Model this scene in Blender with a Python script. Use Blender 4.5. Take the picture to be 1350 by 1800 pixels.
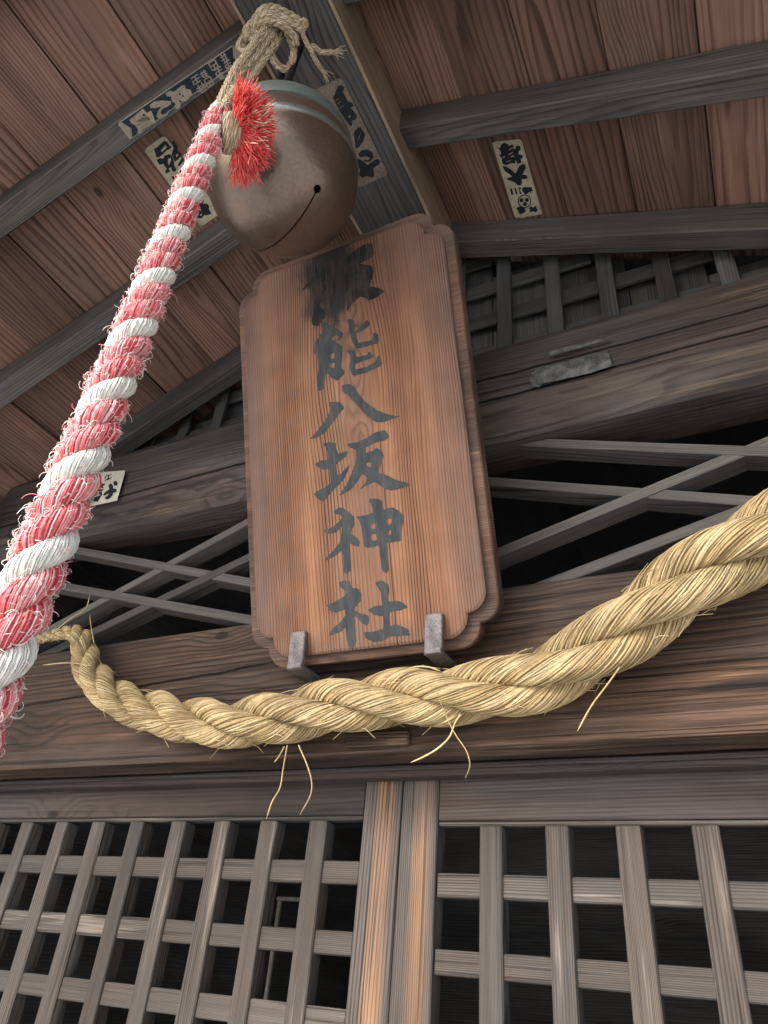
import bpy, bmesh, math, random
import numpy as np
from mathutils import Vector, Matrix
from mathutils.geometry import tessellate_polygon
random.seed(7); rng = np.random.default_rng(11)
S = bpy.context.scene
for o in list(bpy.data.objects): bpy.data.objects.remove(o)
COL = S.collection

# traced lettering in millimetres on the plane it is written on: list of strokes, each [outline, holes...]
CHAR_EIGHT = [[[[-15.3,510.8],[-6.2,511.5],[6.7,505.9],[12.6,496.9],[19.0,482.5],[31.6,464.6],[45.5,450.7],[59.2,438.0],[73.2,429.8],[89.1,421.3],[99.2,418.8],[92.9,417.4],[82.5,417.0],[67.6,414.6],[51.0,418.3],[43.1,424.7],[31.4,437.8],[19.8,453.2],[8.1,470.7],[-3.8,486.5],[-15.3,496.9],[-16.9,504.8]]],[[[-46.8,484.0],[-24.6,478.8],[-16.4,468.7],[-15.8,462.3],[-26.4,456.5],[-36.2,446.4],[-48.2,436.8],[-60.4,425.1],[-79.2,418.0],[-96.4,418.9],[-87.9,424.3],[-73.4,434.5],[-58.5,449.8],[-46.1,463.6],[-43.2,471.4]]]]
CHAR_SLOPE = [[[[-67.7,402.8],[-53.1,402.5],[-39.0,396.2],[-38.6,386.8],[-35.1,374.8],[-14.2,375.1],[-18.2,365.9],[-34.2,359.3],[-41.2,354.7],[-40.3,338.3],[-36.4,331.4],[-13.2,347.6],[-16.1,339.2],[-26.0,325.2],[-40.1,312.1],[-58.6,301.8],[-65.8,294.2],[-76.3,288.3],[-85.8,295.1],[-94.1,305.8],[-89.3,309.9],[-73.3,312.8],[-55.9,322.4],[-56.2,347.7],[-70.5,350.8],[-82.4,358.5],[-87.6,364.8],[-75.9,369.4],[-59.0,368.8],[-56.8,382.7],[-60.5,393.9]]],[[[-15.2,389.6],[5.5,388.9],[27.3,391.9],[49.2,398.9],[66.1,398.8],[72.5,389.3],[73.9,383.0],[66.3,378.8],[47.4,379.2],[23.6,374.6],[22.6,362.8],[37.6,364.4],[46.3,367.4],[56.1,360.2],[59.0,350.7],[54.4,341.8],[49.2,331.1],[45.1,320.2],[61.9,311.8],[81.1,298.1],[105.0,285.5],[101.6,282.4],[87.5,281.4],[69.1,280.3],[59.3,284.2],[49.8,292.9],[36.2,303.5],[23.4,301.2],[14.8,299.0],[6.0,295.9],[8.5,300.3],[17.5,306.3],[21.5,315.3],[11.7,324.3],[-1.3,310.2],[-15.1,299.1],[-28.4,294.9],[-39.5,293.1],[-34.6,299.1],[-22.8,310.6],[-10.5,328.0],[-2.5,346.3],[2.8,357.2],[3.1,373.3],[-8.2,380.9]],[[22.0,344.0],[33.5,342.4],[30.5,333.2],[22.6,338.9]]]]
CHAR_GOD = [[[[-53.7,265.0],[-43.1,269.5],[-33.2,266.7],[-21.9,256.3],[-12.7,246.4],[-10.9,233.4],[-16.5,225.3],[-22.0,219.1],[-19.5,214.1],[-8.4,204.2],[-4.2,196.4],[-7.7,189.8],[-17.3,192.3],[-25.8,198.1],[-26.7,175.1],[-25.6,164.3],[-27.9,148.8],[-35.4,141.9],[-41.9,147.3],[-40.5,177.3],[-43.7,186.7],[-56.3,180.7],[-77.2,173.7],[-77.9,176.9],[-68.1,185.2],[-55.2,194.0],[-46.4,203.4],[-41.3,217.0],[-39.0,232.9],[-55.0,223.0],[-69.3,223.6],[-77.1,229.5],[-74.8,232.8],[-60.3,233.9],[-45.4,241.4],[-36.6,249.9],[-42.2,256.4],[-52.1,259.1]]],[[[-7.8,246.4],[8.9,244.3],[26.8,247.3],[27.7,257.0],[21.3,272.7],[35.0,272.8],[47.9,265.8],[49.1,248.5],[67.4,249.5],[78.0,242.2],[87.9,228.0],[82.3,209.8],[77.1,186.3],[61.1,185.5],[49.8,185.6],[48.6,163.2],[48.9,137.3],[42.8,132.2],[35.9,139.2],[34.6,165.4],[33.5,184.0],[22.9,183.9],[11.2,183.2],[3.9,187.9],[3.5,205.7],[1.2,224.0],[-2.4,239.1]],[[19.8,224.3],[29.7,225.8],[30.2,217.2],[21.0,216.1]],[[19.6,206.6],[29.7,205.7],[30.7,195.8],[23.9,194.3],[20.3,197.6]],[[51.9,227.5],[64.5,229.7],[62.7,221.1],[52.9,217.6]],[[51.4,206.4],[60.5,208.3],[58.8,199.9],[52.8,197.4]]]]
CHAR_SHRINE = [[[[-54.4,128.8],[-42.2,131.5],[-30.7,127.2],[-27.6,117.2],[-14.6,110.2],[-8.6,100.8],[-12.5,89.3],[-23.0,80.3],[-25.5,73.8],[-14.5,67.3],[0.4,62.1],[2.4,53.5],[-3.1,44.0],[-12.1,50.1],[-19.1,57.7],[-26.4,63.7],[-27.0,45.1],[-27.2,19.8],[-37.1,5.8],[-44.2,13.2],[-45.8,28.5],[-46.3,45.6],[-61.6,38.8],[-81.7,34.1],[-80.4,39.1],[-68.6,49.8],[-56.2,57.0],[-46.6,66.1],[-44.7,77.9],[-64.6,75.2],[-76.2,80.1],[-82.4,91.3],[-65.1,94.4],[-44.6,102.1],[-38.1,109.9],[-51.1,120.5]]],[[[20.6,117.4],[32.3,120.9],[44.7,112.3],[46.5,101.9],[43.6,82.0],[65.5,79.2],[78.8,66.7],[63.8,62.8],[43.5,61.9],[41.3,38.9],[57.8,38.7],[73.3,30.4],[79.2,18.3],[59.5,19.6],[41.4,20.8],[22.3,14.6],[7.4,14.5],[-6.9,22.7],[-11.7,33.2],[9.0,32.6],[28.0,35.5],[30.0,56.9],[11.8,62.5],[1.1,70.5],[13.1,76.6],[30.1,77.0],[30.1,97.3],[25.5,108.2]]]]
CHAR_UPPER = [[[[8.9,646.7],[21.6,640.0],[22.3,616.7],[38.6,624.4],[49.7,632.3],[55.4,624.1],[52.3,617.5],[32.2,611.0],[23.1,611.3],[26.5,589.9],[45.6,586.7],[58.5,587.8],[60.9,599.6],[69.5,595.7],[70.9,584.0],[67.6,576.2],[44.7,576.9],[21.6,578.7],[12.9,599.1],[9.4,620.7]]],[[[1.0,582.4],[18.7,574.6],[22.7,560.8],[43.1,558.6],[48.7,564.4],[56.7,553.3],[52.5,549.6],[26.8,548.3],[17.6,547.2],[15.4,536.6],[40.9,534.3],[59.3,540.2],[67.9,551.3],[73.7,533.6],[68.2,527.8],[40.0,523.5],[9.2,524.7],[3.2,546.3],[7.4,565.3]]],[[[-49.4,662.7],[-29.0,643.1],[-18.8,634.7],[-5.2,620.1],[-10.2,608.7],[-23.6,607.7],[-8.8,592.9],[-10.6,570.5],[-14.8,551.5],[-8.3,534.5],[-24.9,524.1],[-37.5,532.6],[-49.7,548.7],[-53.7,532.0],[-57.6,515.4],[-68.6,513.3],[-69.2,541.4],[-65.1,560.7],[-66.0,586.7],[-73.1,601.8],[-69.1,618.9],[-57.2,630.9],[-48.2,641.3]],[[-30.9,617.7],[-22.5,621.6],[-13.6,616.2],[-20.8,609.4],[-28.7,611.8]],[[-37.7,582.3],[-28.1,584.6],[-27.7,573.0],[-37.1,573.1]],[[-39.2,563.5],[-28.5,563.0],[-29.3,553.1],[-38.4,555.7]]],[[[-91.4,743.9],[-82.1,754.4],[-61.4,766.4],[-54.1,788.6],[-44.7,801.8],[-12.5,784.5],[-14.1,728.2],[-21.9,698.8],[-28.8,679.9],[-46.5,664.4],[-61.1,653.2],[-71.8,659.2],[-73.6,673.1],[-67.0,687.0],[-64.8,718.6],[-68.8,741.6],[-51.3,749.2],[-39.6,756.0],[-59.2,757.4]],[[-52.3,698.2],[-39.1,726.0],[-31.6,715.4],[-44.9,685.1]]],[[[-7.7,774.6],[26.0,786.7],[51.1,796.3],[74.6,792.8],[77.6,767.6],[66.5,761.0],[45.1,758.2],[70.2,743.8],[73.0,732.2],[69.1,717.8],[62.5,701.8],[92.8,681.0],[76.7,673.6],[58.5,671.9],[38.8,686.3],[16.7,675.4],[7.6,662.7],[9.7,688.2],[9.7,720.0],[7.4,758.3]]]]
STICKER_A = {"o":[-0.29,-0.755,3.1757],"e1":[0.905,0.0,0.4254],"e2":[0.0,-1.0,0.0],"paper":[[[-148.8,18.0],[-141.7,21.5],[148.5,13.3],[163.8,6.4],[163.8,-8.1],[145.1,-20.1],[-147.6,-17.4]]],"panel":[[[[-139.8,19.2],[150.7,11.0],[139.6,-6.3],[144.4,-17.5],[-140.0,-16.4],[-130.1,-1.7]]]],"pr":[[[[-122.1,13.8],[-111.4,13.9],[-91.9,15.2],[-83.6,15.7],[-82.3,4.8],[-71.4,3.7],[-73.1,-3.1],[-75.4,-10.7],[-79.0,-19.9],[-90.3,-17.5],[-101.1,-17.6],[-112.3,-15.2],[-119.2,-20.2],[-126.8,-16.5],[-119.3,-10.8],[-119.8,1.0],[-123.7,5.7]],[[-113.4,3.8],[-87.1,2.2],[-87.1,0.6],[-113.6,2.1]],[[-115.3,-3.0],[-87.7,-4.9],[-87.9,-6.6],[-115.3,-4.6]],[[-93.4,7.2],[-88.1,7.3],[-84.9,-9.4],[-88.8,-9.3]]],[[[-67.2,13.4],[-53.7,13.9],[-38.6,6.9],[-24.1,-4.3],[-27.7,-8.7],[-40.1,-7.8],[-49.5,-6.5],[-56.7,-8.8],[-56.8,-15.5],[-47.4,-16.8],[-36.4,-14.6],[-45.1,-20.5],[-59.4,-21.9],[-68.8,-17.1],[-69.8,-12.0],[-61.9,-5.5],[-48.2,-1.7],[-62.2,3.6],[-69.2,7.9]]],[[[-3.3,7.2],[14.5,8.3],[20.6,4.6],[17.4,-1.1],[25.1,-8.0],[23.2,-15.5],[14.1,-18.8],[2.3,-20.5],[-6.5,-15.1],[-8.3,-7.3],[-10.1,-19.6],[-16.6,-24.5],[-24.9,-21.7],[-24.8,-15.0],[-18.9,-14.2],[-22.4,-5.3],[-18.2,3.1],[-26.0,7.9],[-24.2,13.4],[-12.9,13.0],[-8.8,8.3]],[[-1.2,-1.1],[3.1,-2.2],[1.1,-5.4],[-2.6,-4.2]],[[2.3,-7.2],[6.4,-7.9],[4.4,-11.1],[0.9,-10.3]]],[[[38.6,6.9],[57.4,6.3],[57.4,8.6],[38.6,9.3]]],[[[46.8,9.5],[45.3,-6.6],[48.1,-6.9],[49.5,9.2]]],[[[38.0,0.5],[56.9,-0.2],[56.8,2.2],[38.0,2.8]]],[[[39.3,-6.1],[54.4,-6.6],[54.4,-4.2],[39.3,-3.7]]],[[[36.7,1.8],[36.0,-5.5],[38.7,-5.8],[39.4,1.5]]],[[[60.5,3.3],[75.1,2.8],[75.0,5.1],[60.4,5.6]]],[[[63.8,8.2],[62.7,-4.3],[65.5,-4.6],[66.5,7.9]]],[[[70.3,8.0],[69.3,-4.5],[72.0,-4.9],[73.0,7.7]]],[[[60.1,-1.7],[74.7,-2.2],[74.6,0.1],[60.0,0.6]]],[[[64.1,-5.7],[74.4,-6.0],[74.3,-3.7],[64.1,-3.3]]],[[[36.9,-15.0],[58.0,-15.7],[58.0,-13.3],[36.9,-12.6]]],[[[42.3,-8.9],[40.8,-25.4],[43.6,-25.7],[45.1,-9.2]]],[[[51.8,-9.2],[50.4,-25.7],[53.1,-26.0],[54.5,-9.6]]],[[[36.3,-21.6],[57.5,-22.2],[57.4,-19.8],[36.3,-19.2]]],[[[42.2,-26.7],[57.1,-27.2],[57.0,-24.8],[42.2,-24.3]]],[[[59.9,-8.0],[58.5,-24.4],[61.2,-24.7],[62.6,-8.3]]],[[[74.5,-8.5],[73.3,-24.9],[76.0,-25.2],[77.3,-8.8]]],[[[61.3,-9.3],[75.9,-9.8],[75.9,-7.5],[61.2,-7.0]]],[[[60.6,-17.5],[75.3,-18.0],[75.2,-15.6],[60.5,-15.1]]],[[[66.6,-16.4],[65.9,-24.6],[68.6,-25.0],[69.3,-16.7]]],[[[59.9,-25.8],[74.7,-26.2],[74.6,-23.8],[59.8,-23.3]]],[[[86.6,12.1],[85.5,-3.0],[88.2,-3.3],[89.2,11.8]]],[[[102.1,11.6],[101.1,-3.5],[103.8,-3.9],[104.7,11.3]]],[[[88.0,10.8],[103.5,10.3],[103.3,12.6],[87.9,13.1]]],[[[87.4,3.3],[103.0,2.7],[102.9,5.1],[87.3,5.6]]],[[[93.8,4.3],[93.3,-3.3],[96.0,-3.6],[96.5,4.0]]],[[[86.9,-4.4],[102.5,-4.9],[102.4,-2.5],[86.8,-2.0]]],[[[90.5,-6.0],[107.2,-6.5],[107.1,-4.2],[90.4,-3.6]]],[[[97.6,-3.5],[96.6,-17.9],[99.3,-18.2],[100.3,-3.8]]],[[[90.1,-11.7],[106.8,-12.3],[106.7,-9.9],[90.0,-9.4]]],[[[91.4,-17.6],[104.8,-18.0],[104.7,-15.7],[91.3,-15.2]]],[[[88.7,-10.4],[88.3,-16.9],[91.0,-17.2],[91.4,-10.7]]],[[[115.7,6.3],[130.2,5.8],[130.0,8.1],[115.6,8.6]]],[[[118.9,12.0],[118.1,-3.1],[120.8,-3.4],[121.6,11.7]]],[[[125.4,11.8],[124.6,-3.3],[127.3,-3.7],[128.1,11.4]]],[[[115.4,0.2],[129.9,-0.2],[129.7,2.1],[115.2,2.6]]],[[[119.5,-4.5],[129.6,-4.8],[129.5,-2.5],[119.3,-2.1]]],[[[115.9,-6.1],[130.5,-6.6],[130.3,-4.3],[115.8,-3.8]]],[[[121.8,-3.8],[121.2,-16.4],[123.9,-16.7],[124.5,-4.1]]],[[[115.6,-11.2],[130.2,-11.7],[130.1,-9.3],[115.5,-8.8]]],[[[116.8,-16.3],[128.5,-16.7],[128.3,-14.3],[116.7,-13.9]]],[[[114.2,-9.8],[113.9,-15.5],[116.6,-15.9],[116.9,-10.2]]],[[[90.5,-21.2],[103.1,-21.6],[102.9,-19.2],[90.4,-18.8]]],[[[93.0,-17.2],[92.4,-26.4],[95.1,-26.7],[95.7,-17.5]]],[[[98.7,-17.4],[98.1,-26.5],[100.8,-26.9],[101.4,-17.7]]],[[[90.2,-24.8],[102.8,-25.3],[102.7,-22.9],[90.1,-22.4]]],[[[93.8,-27.7],[102.7,-28.0],[102.5,-25.6],[93.7,-25.3]]],[[[113.9,-16.9],[113.2,-27.8],[116.0,-28.2],[116.6,-17.2]]],[[[126.4,-17.3],[125.8,-28.2],[128.6,-28.6],[129.1,-17.6]]],[[[115.3,-18.2],[127.8,-18.7],[127.7,-16.3],[115.2,-15.9]]],[[[115.0,-23.7],[127.5,-24.1],[127.4,-21.7],[114.8,-21.3]]],[[[119.8,-22.6],[119.5,-28.0],[122.3,-28.4],[122.6,-22.9]]],[[[114.7,-29.2],[127.3,-29.6],[127.1,-27.2],[114.5,-26.8]]]]}
STICKER_B = {"o":[-0.43,-0.57,3.1979],"e1":[0.905,0.0,0.4254],"e2":[0.0,-1.0,0.0],"paper":[[[-30,108],[-24,113],[24,113],[30,108],[31,-100],[26,-106],[-24,-106],[-30,-101]]],"panel":[],"pr":[[[[-9.1,102.9],[-1.4,101.5],[22.2,103.9],[26.0,98.9],[25.7,88.7],[28.8,84.0],[22.8,82.6],[14.3,84.4],[2.6,82.2],[-11.8,81.6],[-16.7,86.5],[-11.7,94.9]],[[2.2,91.4],[18.8,94.8],[17.6,88.5],[1.7,87.2]]],[[[35.8,92.7],[40.4,92.4],[39.4,79.9],[33.0,68.1],[37.7,61.5],[37.1,58.3],[23.9,54.1],[12.8,54.0],[15.3,63.3],[17.4,70.9],[23.4,76.0],[30.7,80.2]],[[24.3,64.7],[31.3,64.7],[31.7,62.7],[21.8,59.1]]],[[[-19.1,80.0],[-11.4,79.6],[-4.1,74.0],[1.1,77.8],[12.6,74.9],[15.9,69.2],[12.8,57.7],[6.4,47.2],[5.6,38.6],[-1.0,35.4],[-5.3,40.1],[-2.1,49.1],[-9.4,50.1],[-9.3,42.7],[-20.7,43.6],[-20.8,48.4],[-12.0,51.8],[-13.4,60.0],[-11.8,64.5],[-21.1,67.8],[-21.1,75.0]],[[3.5,67.3],[10.6,66.3],[7.5,61.1],[-3.2,55.3],[-2.7,60.4]]],[[[11.7,43.8],[29.2,50.7],[35.1,50.6],[30.4,44.5],[17.0,40.4]]],[[[-15.8,32.1],[-1.9,26.7],[13.6,33.4],[19.9,31.2],[9.6,15.5],[-5.3,12.0],[-15.1,20.3]]],[[[7.3,-48.7],[16.2,-50.7],[16.0,-56.5],[8.2,-61.3],[16.5,-66.8],[18.1,-75.9],[12.7,-80.4],[11.2,-93.7],[2.1,-91.7],[-6.3,-86.0],[-17.1,-89.0],[-24.4,-82.0],[-21.3,-73.8],[-15.4,-75.8],[-12.0,-65.8],[-4.8,-64.6],[-0.5,-53.5]],[[-15.4,-79.9],[-8.1,-78.6],[-8.8,-82.3],[-14.8,-83.3]]]]}
STICKER_C = {"o":[0.005,-0.51,3.202],"e1":[1.0,0.0,0.0],"e2":[0.0,-1.0,0.0],"paper":[[[-42,-112],[-36,-117],[34,-115],[40,-108],[40,116],[34,122],[-34,122],[-40,116]]],"panel":[],"pr":[[[[14.5,101.9],[26.9,109.4],[32.6,107.6],[36.7,101.4],[28.7,94.3],[29.5,83.3],[28.9,72.7],[37.2,66.1],[37.3,58.2],[27.7,57.7],[31.9,49.6],[33.4,36.2],[27.2,30.8],[17.4,31.8],[15.4,24.6],[10.1,21.1],[5.5,38.5],[2.8,58.9],[2.1,76.5],[2.9,93.2],[9.7,96.4]],[[14.6,42.7],[19.1,44.7],[20.5,40.9],[16.4,39.5]],[[4.2,84.9],[14.5,86.6],[14.5,85.1],[4.2,83.4]],[[5.2,77.5],[15.5,79.3],[15.5,77.7],[5.2,75.9]],[[5.6,67.2],[17.6,69.0],[17.6,67.5],[5.4,65.3]]],[[[9.0,5.9],[23.5,13.7],[30.2,10.1],[29.5,5.4],[32.5,-5.8],[22.6,-18.3],[5.4,-28.0],[-4.0,-29.2],[2.6,-13.2]],[[25.3,0.6],[16.9,-9.1],[8.3,-15.6],[16.9,-5.8]]],[[[-4.1,-41.3],[7.9,-36.8],[21.7,-40.9],[29.3,-50.2],[25.8,-62.7],[14.9,-68.6],[3.9,-65.7],[0.2,-58.9],[12.0,-63.8],[18.5,-61.3],[10.1,-53.4],[-2.7,-50.6]]],[[[-18.2,-54.7],[-10.0,-51.0],[-2.7,-57.7],[5.0,-74.2],[19.3,-70.5],[33.9,-69.6],[36.1,-77.6],[28.9,-83.4],[13.5,-85.9],[8.3,-103.6],[1.5,-106.3],[-8.9,-98.3],[-22.4,-96.2],[-25.3,-87.7],[-16.2,-77.0],[-19.0,-65.0]]]]}
STICKER_D = {"o":[0.315,-0.235,3.252],"e1":[0.905,0.0,-0.4254],"e2":[0.0,-1.0,0.0],"paper":[[[-34.7,102.7],[-25.0,105.2],[36.2,102.8],[41.5,98.4],[34.3,-101.2],[7.1,-104.5],[-15.1,-106.4],[-17.9,-109.9],[-43.6,-105.3]]],"panel":[],"pr":[[[[-26.2,93.1],[-19.4,87.7],[-12.3,96.6],[-3.3,100.0],[4.7,95.9],[6.2,91.1],[16.3,93.6],[17.5,88.1],[14.9,82.4],[19.8,81.0],[25.9,90.0],[33.7,86.0],[33.6,78.5],[27.0,74.8],[22.7,66.2],[28.6,65.4],[33.1,60.2],[30.2,56.0],[24.8,53.5],[24.1,44.3],[13.4,42.4],[10.8,53.7],[7.0,44.7],[-4.4,46.1],[-18.5,42.2],[-26.0,48.6],[-24.3,57.9],[-21.2,62.3],[-26.3,66.0],[-26.2,70.7],[-20.0,74.6],[-20.5,82.4]],[[2.9,81.7],[15.3,86.2],[15.6,84.6],[3.9,80.0]],[[-2.8,69.4],[10.7,74.6],[10.7,72.3],[-1.8,67.7]],[[-1.6,61.4],[8.7,66.4],[11.3,59.9],[7.5,62.7]],[[-15.1,52.1],[-1.3,55.2],[-2.0,53.4],[-14.1,50.4]],[[-19.9,63.7],[-15.5,67.1],[-13.5,63.7],[-18.1,61.9]]],[[[-28.6,41.0],[-19.3,39.9],[-9.6,30.8],[-0.9,18.5],[6.3,25.8],[14.4,36.0],[25.4,41.0],[31.7,38.7],[31.1,29.3],[21.6,19.3],[16.6,13.4],[26.8,10.7],[27.3,2.5],[18.7,0.2],[10.2,1.1],[8.7,-8.6],[2.8,-14.6],[-6.6,-13.7],[-9.2,-6.8],[-17.1,-1.0],[-27.3,2.6],[-28.0,7.6],[-21.7,9.4],[-11.2,11.5],[-19.5,20.6],[-26.7,27.9]]],[[[-29.7,-21.4],[-23.6,-20.4],[-24.8,-38.9],[-31.8,-40.0]]],[[[-17.2,-21.0],[-12.5,-21.4],[-13.1,-38.3],[-18.4,-39.5]]],[[[-4.8,-20.5],[2.2,-21.2],[-3.5,-29.0],[-2.0,-39.3],[-7.5,-38.8]]],[[[3.3,-23.0],[12.1,-20.5],[22.7,-22.4],[29.9,-22.3],[29.6,-33.9],[25.7,-33.5],[22.1,-39.9],[20.5,-34.7],[10.4,-41.3],[4.4,-39.9],[2.2,-31.3]]],[[[16.9,-62.0],[14.2,-67.9],[9.9,-73.1],[4.5,-77.1],[-1.5,-79.5],[-7.6,-80.0],[-13.0,-78.5],[-17.3,-75.3],[-20.0,-70.6],[-20.9,-64.9],[-19.8,-58.8],[-17.0,-52.9],[-12.6,-47.8],[-7.2,-43.9],[-1.2,-41.7],[4.7,-41.3],[10.0,-42.7],[14.2,-45.9],[16.9,-50.5],[17.8,-56.0]],[[14.1,-61.8],[11.8,-66.7],[8.1,-71.1],[3.6,-74.5],[-1.5,-76.5],[-6.6,-76.9],[-11.2,-75.7],[-14.8,-73.0],[-17.1,-69.0],[-17.8,-64.2],[-16.9,-59.1],[-14.5,-54.1],[-10.8,-49.8],[-6.2,-46.5],[-1.2,-44.6],[3.8,-44.3],[8.3,-45.5],[11.8,-48.1],[14.1,-52.0],[14.9,-56.7]]],[[[-2.6,-57.2],[-4.9,-60.7],[-8.5,-62.6],[-12.0,-62.3],[-14.2,-59.9],[-14.2,-56.2],[-11.9,-52.8],[-8.3,-50.8],[-4.8,-51.1],[-2.6,-53.6]]],[[[11.9,-57.6],[9.7,-61.1],[6.2,-63.0],[2.7,-62.7],[0.5,-60.3],[0.5,-56.6],[2.7,-53.2],[6.3,-51.3],[9.8,-51.6],[11.9,-54.0]]],[[[3.2,-69.0],[0.9,-72.5],[-2.6,-74.4],[-6.2,-74.1],[-8.4,-71.7],[-8.4,-68.0],[-6.1,-64.5],[-2.5,-62.5],[1.0,-62.8],[3.2,-65.3]]],[[[-31.8,-80.1],[-21.4,-73.9],[-12.2,-76.4],[-6.9,-80.4],[-7.7,-90.9],[-14.5,-93.9],[-22.2,-96.9],[-28.2,-94.7],[-27.0,-85.9]]],[[[4.4,-81.3],[11.3,-74.8],[16.1,-80.5],[26.1,-74.3],[25.1,-82.9],[26.3,-90.0],[19.9,-94.8],[14.3,-91.7],[2.3,-93.4],[6.0,-86.7]]]]}
STICKER_E = {"o":[-0.88,-0.1585,2.67],"e1":[1.0,0.0,0.0],"e2":[0.0,0.0,1.0],"paper":[[[-66.0,58.4],[-25.2,52.5],[62.6,35.4],[72.0,-66.8],[-40.9,-62.9],[-62.2,-61.5]]],"panel":[],"pr":[[[[32.2,2.6],[37.7,7.2],[50.1,-3.5],[52.7,-12.6],[43.8,-13.0],[35.2,-4.9]]],[[[16.3,-3.8],[23.5,1.3],[34.6,-8.2],[41.0,-19.9],[55.5,-26.7],[59.1,-35.9],[47.6,-36.5],[47.2,-44.7],[41.6,-53.3],[31.4,-55.1],[18.8,-46.4],[29.2,-40.5],[30.3,-34.1],[15.8,-39.1],[9.2,-34.2],[13.8,-25.2],[26.4,-19.8]]],[[[-33.2,3.0],[-24.1,12.8],[-8.7,7.4],[-1.2,7.3],[1.1,1.6],[-4.8,-2.1],[4.9,-14.7],[-1.2,-20.0],[6.2,-33.5],[2.6,-42.7],[-1.5,-55.1],[-12.5,-51.0],[-23.3,-51.9],[-36.1,-52.3],[-40.1,-43.0],[-31.6,-36.6],[-40.5,-24.4],[-37.3,-9.8]],[[-29.5,-8.2],[-2.1,-8.8],[-0.3,-10.9],[-27.5,-10.8]],[[-29.9,-18.4],[-4.1,-17.6],[-2.1,-20.1],[-27.7,-21.4]],[[-31.9,-31.4],[-2.8,-29.8],[-0.6,-32.8],[-29.7,-34.5]],[[-33.9,-44.5],[-25.1,-43.1],[-23.6,-46.8],[-30.9,-49.3]]],[[[-11.1,27.0],[-7.4,36.6],[16.0,34.2],[17.2,31.3],[-4.1,33.1],[-6.1,24.0]]],[[[-1.2,21.1],[18.5,23.1],[20.0,19.3],[-6.4,15.4]]],[[[1.0,34.5],[5.8,34.1],[8.7,15.2],[4.9,15.3]]]]}
CORDS = {"c1":[[-0.0063,-0.7857,3.137],[-0.0055,-0.7951,3.0577],[-0.0047,-0.8071,2.9606],[-0.0054,-0.8197,2.8912],[-0.0047,-0.8277,2.8244],[-0.0024,-0.8287,2.7702],[-0.0001,-0.829,2.7229]],"c2":[[-0.0031,-0.7758,3.1382],[-0.0014,-0.781,3.0673],[-0.0011,-0.7927,2.9845],[-0.0006,-0.8021,2.9106],[-0.0005,-0.8108,2.8512],[-0.0004,-0.819,2.7955],[0.0006,-0.8251,2.7347]],"c3":[[-0.0084,-0.7938,3.1241],[-0.008,-0.8036,3.0514],[-0.0089,-0.8174,2.9781],[-0.0082,-0.8274,2.8959],[-0.0069,-0.8335,2.829],[-0.0043,-0.8348,2.7685],[-0.002,-0.8356,2.7174]],"c4":[[-0.0104,-0.8037,3.0995],[-0.0103,-0.8135,3.0314],[-0.0089,-0.8223,2.9449],[-0.0086,-0.8312,2.8793],[-0.0065,-0.835,2.8114],[-0.0042,-0.8374,2.7499],[-0.0024,-0.8382,2.7077]],"w1":[[0.0006,-0.7896,3.0851],[-0.0278,-0.7964,3.0763],[-0.0442,-0.8179,3.0761],[-0.0214,-0.8263,3.087],[-0.0005,-0.8321,3.0964],[0.0183,-0.8247,3.1015],[0.0328,-0.8095,3.1027],[0.0455,-0.7938,3.1032],[0.0522,-0.7799,3.1018]],"w2":[[-0.014,-0.789,3.0795],[-0.0255,-0.8161,3.0826],[-0.0079,-0.8252,3.0918],[0.0098,-0.8191,3.0967],[0.026,-0.8036,3.0985],[0.0385,-0.7873,3.0987],[0.0464,-0.7789,3.0994]],"w3":[[-0.0275,-0.7906,3.0748],[-0.027,-0.8197,3.0831],[-0.005,-0.8147,3.09],[0.0149,-0.8027,3.0941],[0.0262,-0.7842,3.0932],[0.0318,-0.7714,3.0918],[0.0288,-0.7574,3.0868]],"k1":[[0.0423,-0.7811,3.0984],[0.0506,-0.7835,3.1022],[0.0577,-0.7818,3.1044],[0.0565,-0.7762,3.1024],[0.048,-0.7752,3.099],[0.0431,-0.7793,3.0982]],"t1":[[0.0497,-0.7785,3.1005],[0.0476,-0.7642,3.0958],[0.048,-0.7513,3.0923],[0.0501,-0.7344,3.0885],[0.0516,-0.7162,3.084],[0.0546,-0.7043,3.0818]],"t2":[[0.0533,-0.7442,3.0924],[0.0591,-0.7381,3.0929],[0.0633,-0.7287,3.0919],[0.0726,-0.7222,3.0936],[0.0839,-0.7161,3.0961]],"k2":[[-0.0592,-0.8106,3.0684],[-0.0466,-0.8136,3.074],[-0.0336,-0.8052,3.0766],[-0.0316,-0.7929,3.0739],[-0.045,-0.7916,3.0685],[-0.0608,-0.7987,3.0646],[-0.0624,-0.8067,3.0662],[-0.0566,-0.812,3.0698]]}
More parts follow.
